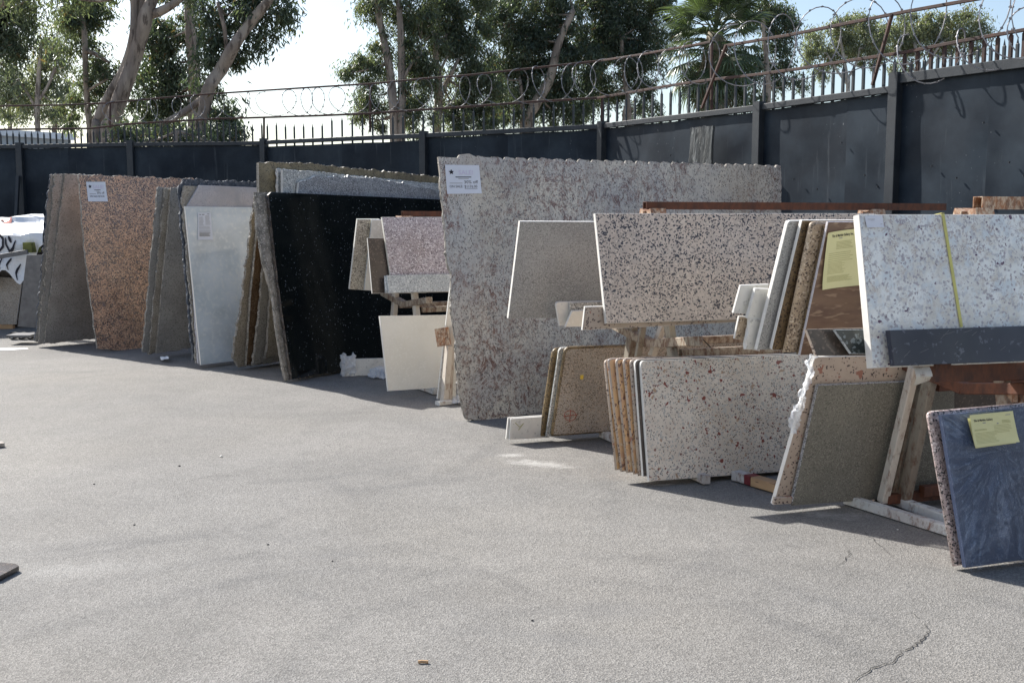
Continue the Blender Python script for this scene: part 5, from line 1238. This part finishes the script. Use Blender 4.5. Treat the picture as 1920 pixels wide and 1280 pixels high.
def banner(a, b_):
    x = -330 + a*(412) ; y = float(np.interp(b_, [0, .15, .45, 1], [410, 413, 442, 522 - 14*math.sin(a*40)]))
    y += 4*math.sin(a*9+1)*(b_ < .3) - 6*a*(b_ < .2)
    if a > .9 and b_ > .4: y -= (a-.9)*10*(b_-.4)*85
    D_ = float(np.interp(b_, [0, .15, .45, 1], [Yh+1.35, Yh+1.1, Yh+.36, Yh+.30]))
    return dp(x, y, D_) 
nu, nv = 60, 30; vs = []; fs = []
def bsurf(a, b_, off=0):
    p = banner(a, b_); q = Vector((p.x*2.2, p.y*1.2, p.z*2.8))
    r_ = p + Vector((0, -1, .4))*(noise.noise(q)*.10 + noise.noise(q*2.3)*.04 + abs(noise.noise(q*.8+Vector((5, 5, 5))))*.08)
    return r_ + Vector((0, -off, 0))
for j in range(nv+1):
    for i in range(nu+1): vs.append(bsurf(i/nu, j/nv))
for j in range(nv):
    for i in range(nu):
        k = j*(nu+1)+i; fs.append((k, k+nu+1, k+nu+2, k+1))
bn = newmesh('painted_banner', vs, fs, M['tarp'], None, vs[0], False); props(bn, 'crumpled white vinyl banner with black brushed lettering draped at the left edge', 'banner')
def bstroke(pts, w, mt='ink', nm='lettering'):
    P = []
    for k in range(len(pts)-1):
        for s_ in range(6):
            t = s_/6; P.append((pts[k][0]*(1-t)+pts[k+1][0]*t, pts[k][1]*(1-t)+pts[k+1][1]*t))
    P.append(pts[-1]); vv = []; ff = []
    for i, (a, b_) in enumerate(P):
        da = P[min(i+1, len(P)-1)][0]-P[max(i-1, 0)][0]; db = P[min(i+1, len(P)-1)][1]-P[max(i-1, 0)][1]
        L = math.hypot(da*4, db) or 1; ww = w*(.5+.5*math.sin(PI*i/(len(P)-1)))
        vv += [bsurf(a + db/L*ww/4, b_ - da*4/L*ww, .012), bsurf(a - db/L*ww/4, b_ + da*4/L*ww, .012)]
        if i: ff.append((2*i-2, 2*i-1, 2*i+1, 2*i))
    newmesh(nm, [v - bn.location for v in vv], ff, M[mt], bn)
ex = lambda x: (x+330)/412
bstroke([(ex(-8), .5), (ex(4), .46), (ex(9), .52), (ex(7), .62), (ex(-4), .68), (ex(-14), .64)], .022)
bstroke([(ex(15), .50), (ex(14), .60), (ex(20), .69), (ex(28), .62), (ex(33), .52)], .02)
bstroke([(ex(20), .48), (ex(25), .56)], .025)
for k, x in enumerate((-2, 14, 31)):
    bstroke([(ex(x+8), .76), (ex(x+3), .84), (ex(x+1), .90), (ex(x+5), .96)], .017)
bstroke([(ex(-2), .12), (ex(16), .17), (ex(28), .2)], .05, 'red_mark', 'red_stripe')
slab('h4', (dp(20, 480, Yh+.1), 2), 0, 0, 2, [(-40, 492), (-40, 483), (50, 468), (52, 476)], .04, 'greymetal', 'dark long bar lying across the lettering of the banner', cat='bar', name='steel_bar')
mb = MB(); q = dp(55, 464, Yh+.15); mb.box((q.x-.09, q.y-.0, q.z-.07), (q.x+.03, q.y+.3, q.z+.07)); o = mb.build('cardboard_box', plain('yellow_green_card', (.20, .22, .05), .7, .3)); props(o, 'small yellow-green box poking out under the banner corner', 'box')
# dolly wheels
dw = empty('dolly', gp(42, 630, 0), 'low dark dolly with small grey wheels under the grey panel at far left', 'dolly')
c0 = gp(30, 630, .04)
for k, x in enumerate((26, 43, 60)):
    p = gp(x, 629, .05); mb = MB(); mb.tube([p + Vector((0, -.06, 0)), p + Vector((0, .06, 0))], .045, 16); mb.build('wheel', M['rubber'], dw)
    mb = MB(); mb.tube([p + Vector((0, -.065, 0)), p + Vector((0, -.058, 0))], .026, 12); mb.build('wheel_hub', M['white_steel'], dw)
mb = MB(); a = gp(22, 628, .105); b_ = gp(66, 628, .105); mb.beam(a, b_, .3, .03); mb.build('deck', M['greymetal'], dw)
# timber under the brown offcut
mb = MB(); mb.beam(gp(-60, 613, .03), gp(26, 612, .03), .09, .06); o = mb.build('timber', M['wood']); props(o, 'pale timber lying on the ground under the brown offcut at the left edge', 'timber')

# ------------------------------------------------------------------ small things on the asphalt
P = [gp(-130, 1062), gp(0, 1064), gp(30, 1067), gp(36, 1071), (gp(0, 1090)), gp(-140, 1120)]
vs = []; 
for z in (.006, .026): vs += [Vector((p.x, p.y, z)) for p in P]
k = len(P); fs = [tuple(range(k-1, -1, -1)), tuple(range(k, 2*k))] + [(i, (i+1) % k, k+(i+1) % k, k+i) for i in range(k)]
o = newmesh('stone_offcut', vs, fs, M['darkbrown'], None, vs[0]); props(o, 'flat dark grey stone offcut lying on the asphalt at the left edge of the yard', 'stone offcut')
P = [gp(-20, 832), gp(4, 835), gp(9, 838), gp(-20, 842)]
vs = [Vector((p.x, p.y, z)) for z in (.004, .03) for p in P]
o = newmesh('stone_offcut', vs, [(3, 2, 1, 0), (4, 5, 6, 7), (0, 1, 5, 4), (1, 2, 6, 5), (2, 3, 7, 6), (3, 0, 4, 7)], M['brown_speck'], None, vs[0]); props(o, 'tiny dark stone shard at the left edge, farther than the grey offcut', 'stone offcut')
def pebble(x, y, r, mt, label, cat='pebble', name='pebble', group=None, flat=.6):
    bm = bmesh.new(); bmesh.ops.create_icosphere(bm, subdivisions=2, radius=r*.75)
    for v in bm.verts: v.co *= 1 + .3*noise.noise(v.co*60 + Vector((x, y, 0))); v.co.z *= flat
    me = bpy.data.meshes.new(name); bm.to_mesh(me); bm.free(); me.materials.append(M[mt]); o = bpy.data.objects.new(name, me); COL.objects.link(o)
    o.location = gp(x, y, r*flat*.5); props(o, label, cat, group)
for (x, y, r, lab) in ((336, 873, .011, 'tiny dark pebble on the asphalt, farthest back of the scattered dark pebbles'), (176, 907, .009, 'tiny dark pebble on the asphalt, leftmost of the scattered dark pebbles'),
        (252, 983, .008, 'tiny dark pebble, second from the left of those on the open asphalt'), (502, 1020, .008, 'tiny dark pebble mid-asphalt straight below the black granite slab'),
        (998, 1162, .008, 'tiny dark pebble on the asphalt, rightmost and nearest of the dark pebbles'), (623, 1051, .006, 'smallest dark pebble, on the asphalt left of the picture centre')):
    pebble(x, y, r, 'rubber', lab, group='dark pebbles scattered on the asphalt')
pebble(415, 855, .014, 'cream', 'tiny pale stone chip lying on the open asphalt', 'stone chip', 'stone_chip')
mb = MB(); mb.tube([gp(784, 1240, .006), gp(790, 1239, .008), gp(803, 1240, .006)], .0055, 8); o = mb.build('cigarette_butt', M['wood']); props(o, 'small brown butt lying on the asphalt near the bottom edge', 'litter')
def sc(a, b_): return gp(298 + a*16, 671 + b_*4 - 3*a*(1-b_), .02+.02*a)
o = crumple('paper_scrap', sc, 4, 4, 'tarp', None, .02, 20); props(o, 'white paper scrap on the ground before the thin grey slabs', 'litter')
def sc2(a, b_): return gp(842 + a*26, 742 + b_*16, .015 + .03*a*(1-b_))
o = crumple('plastic_scrap', sc2, 22, 16, 'wrap', None, .03, 16, 9); props(o, 'pale plastic scrap on the ground at the foot of the huge slab', 'litter')
for (x, y, lab) in ((1683, 992, 'white stone chip in the triangular shadow at lower right, the left one'), (1725, 988, 'white stone chip in the triangular shadow at lower right, the right one')):
    pebble(x, y, .007, 'white_stone', lab, 'stone chip', 'stone_chip', 'white chips in the shadow')
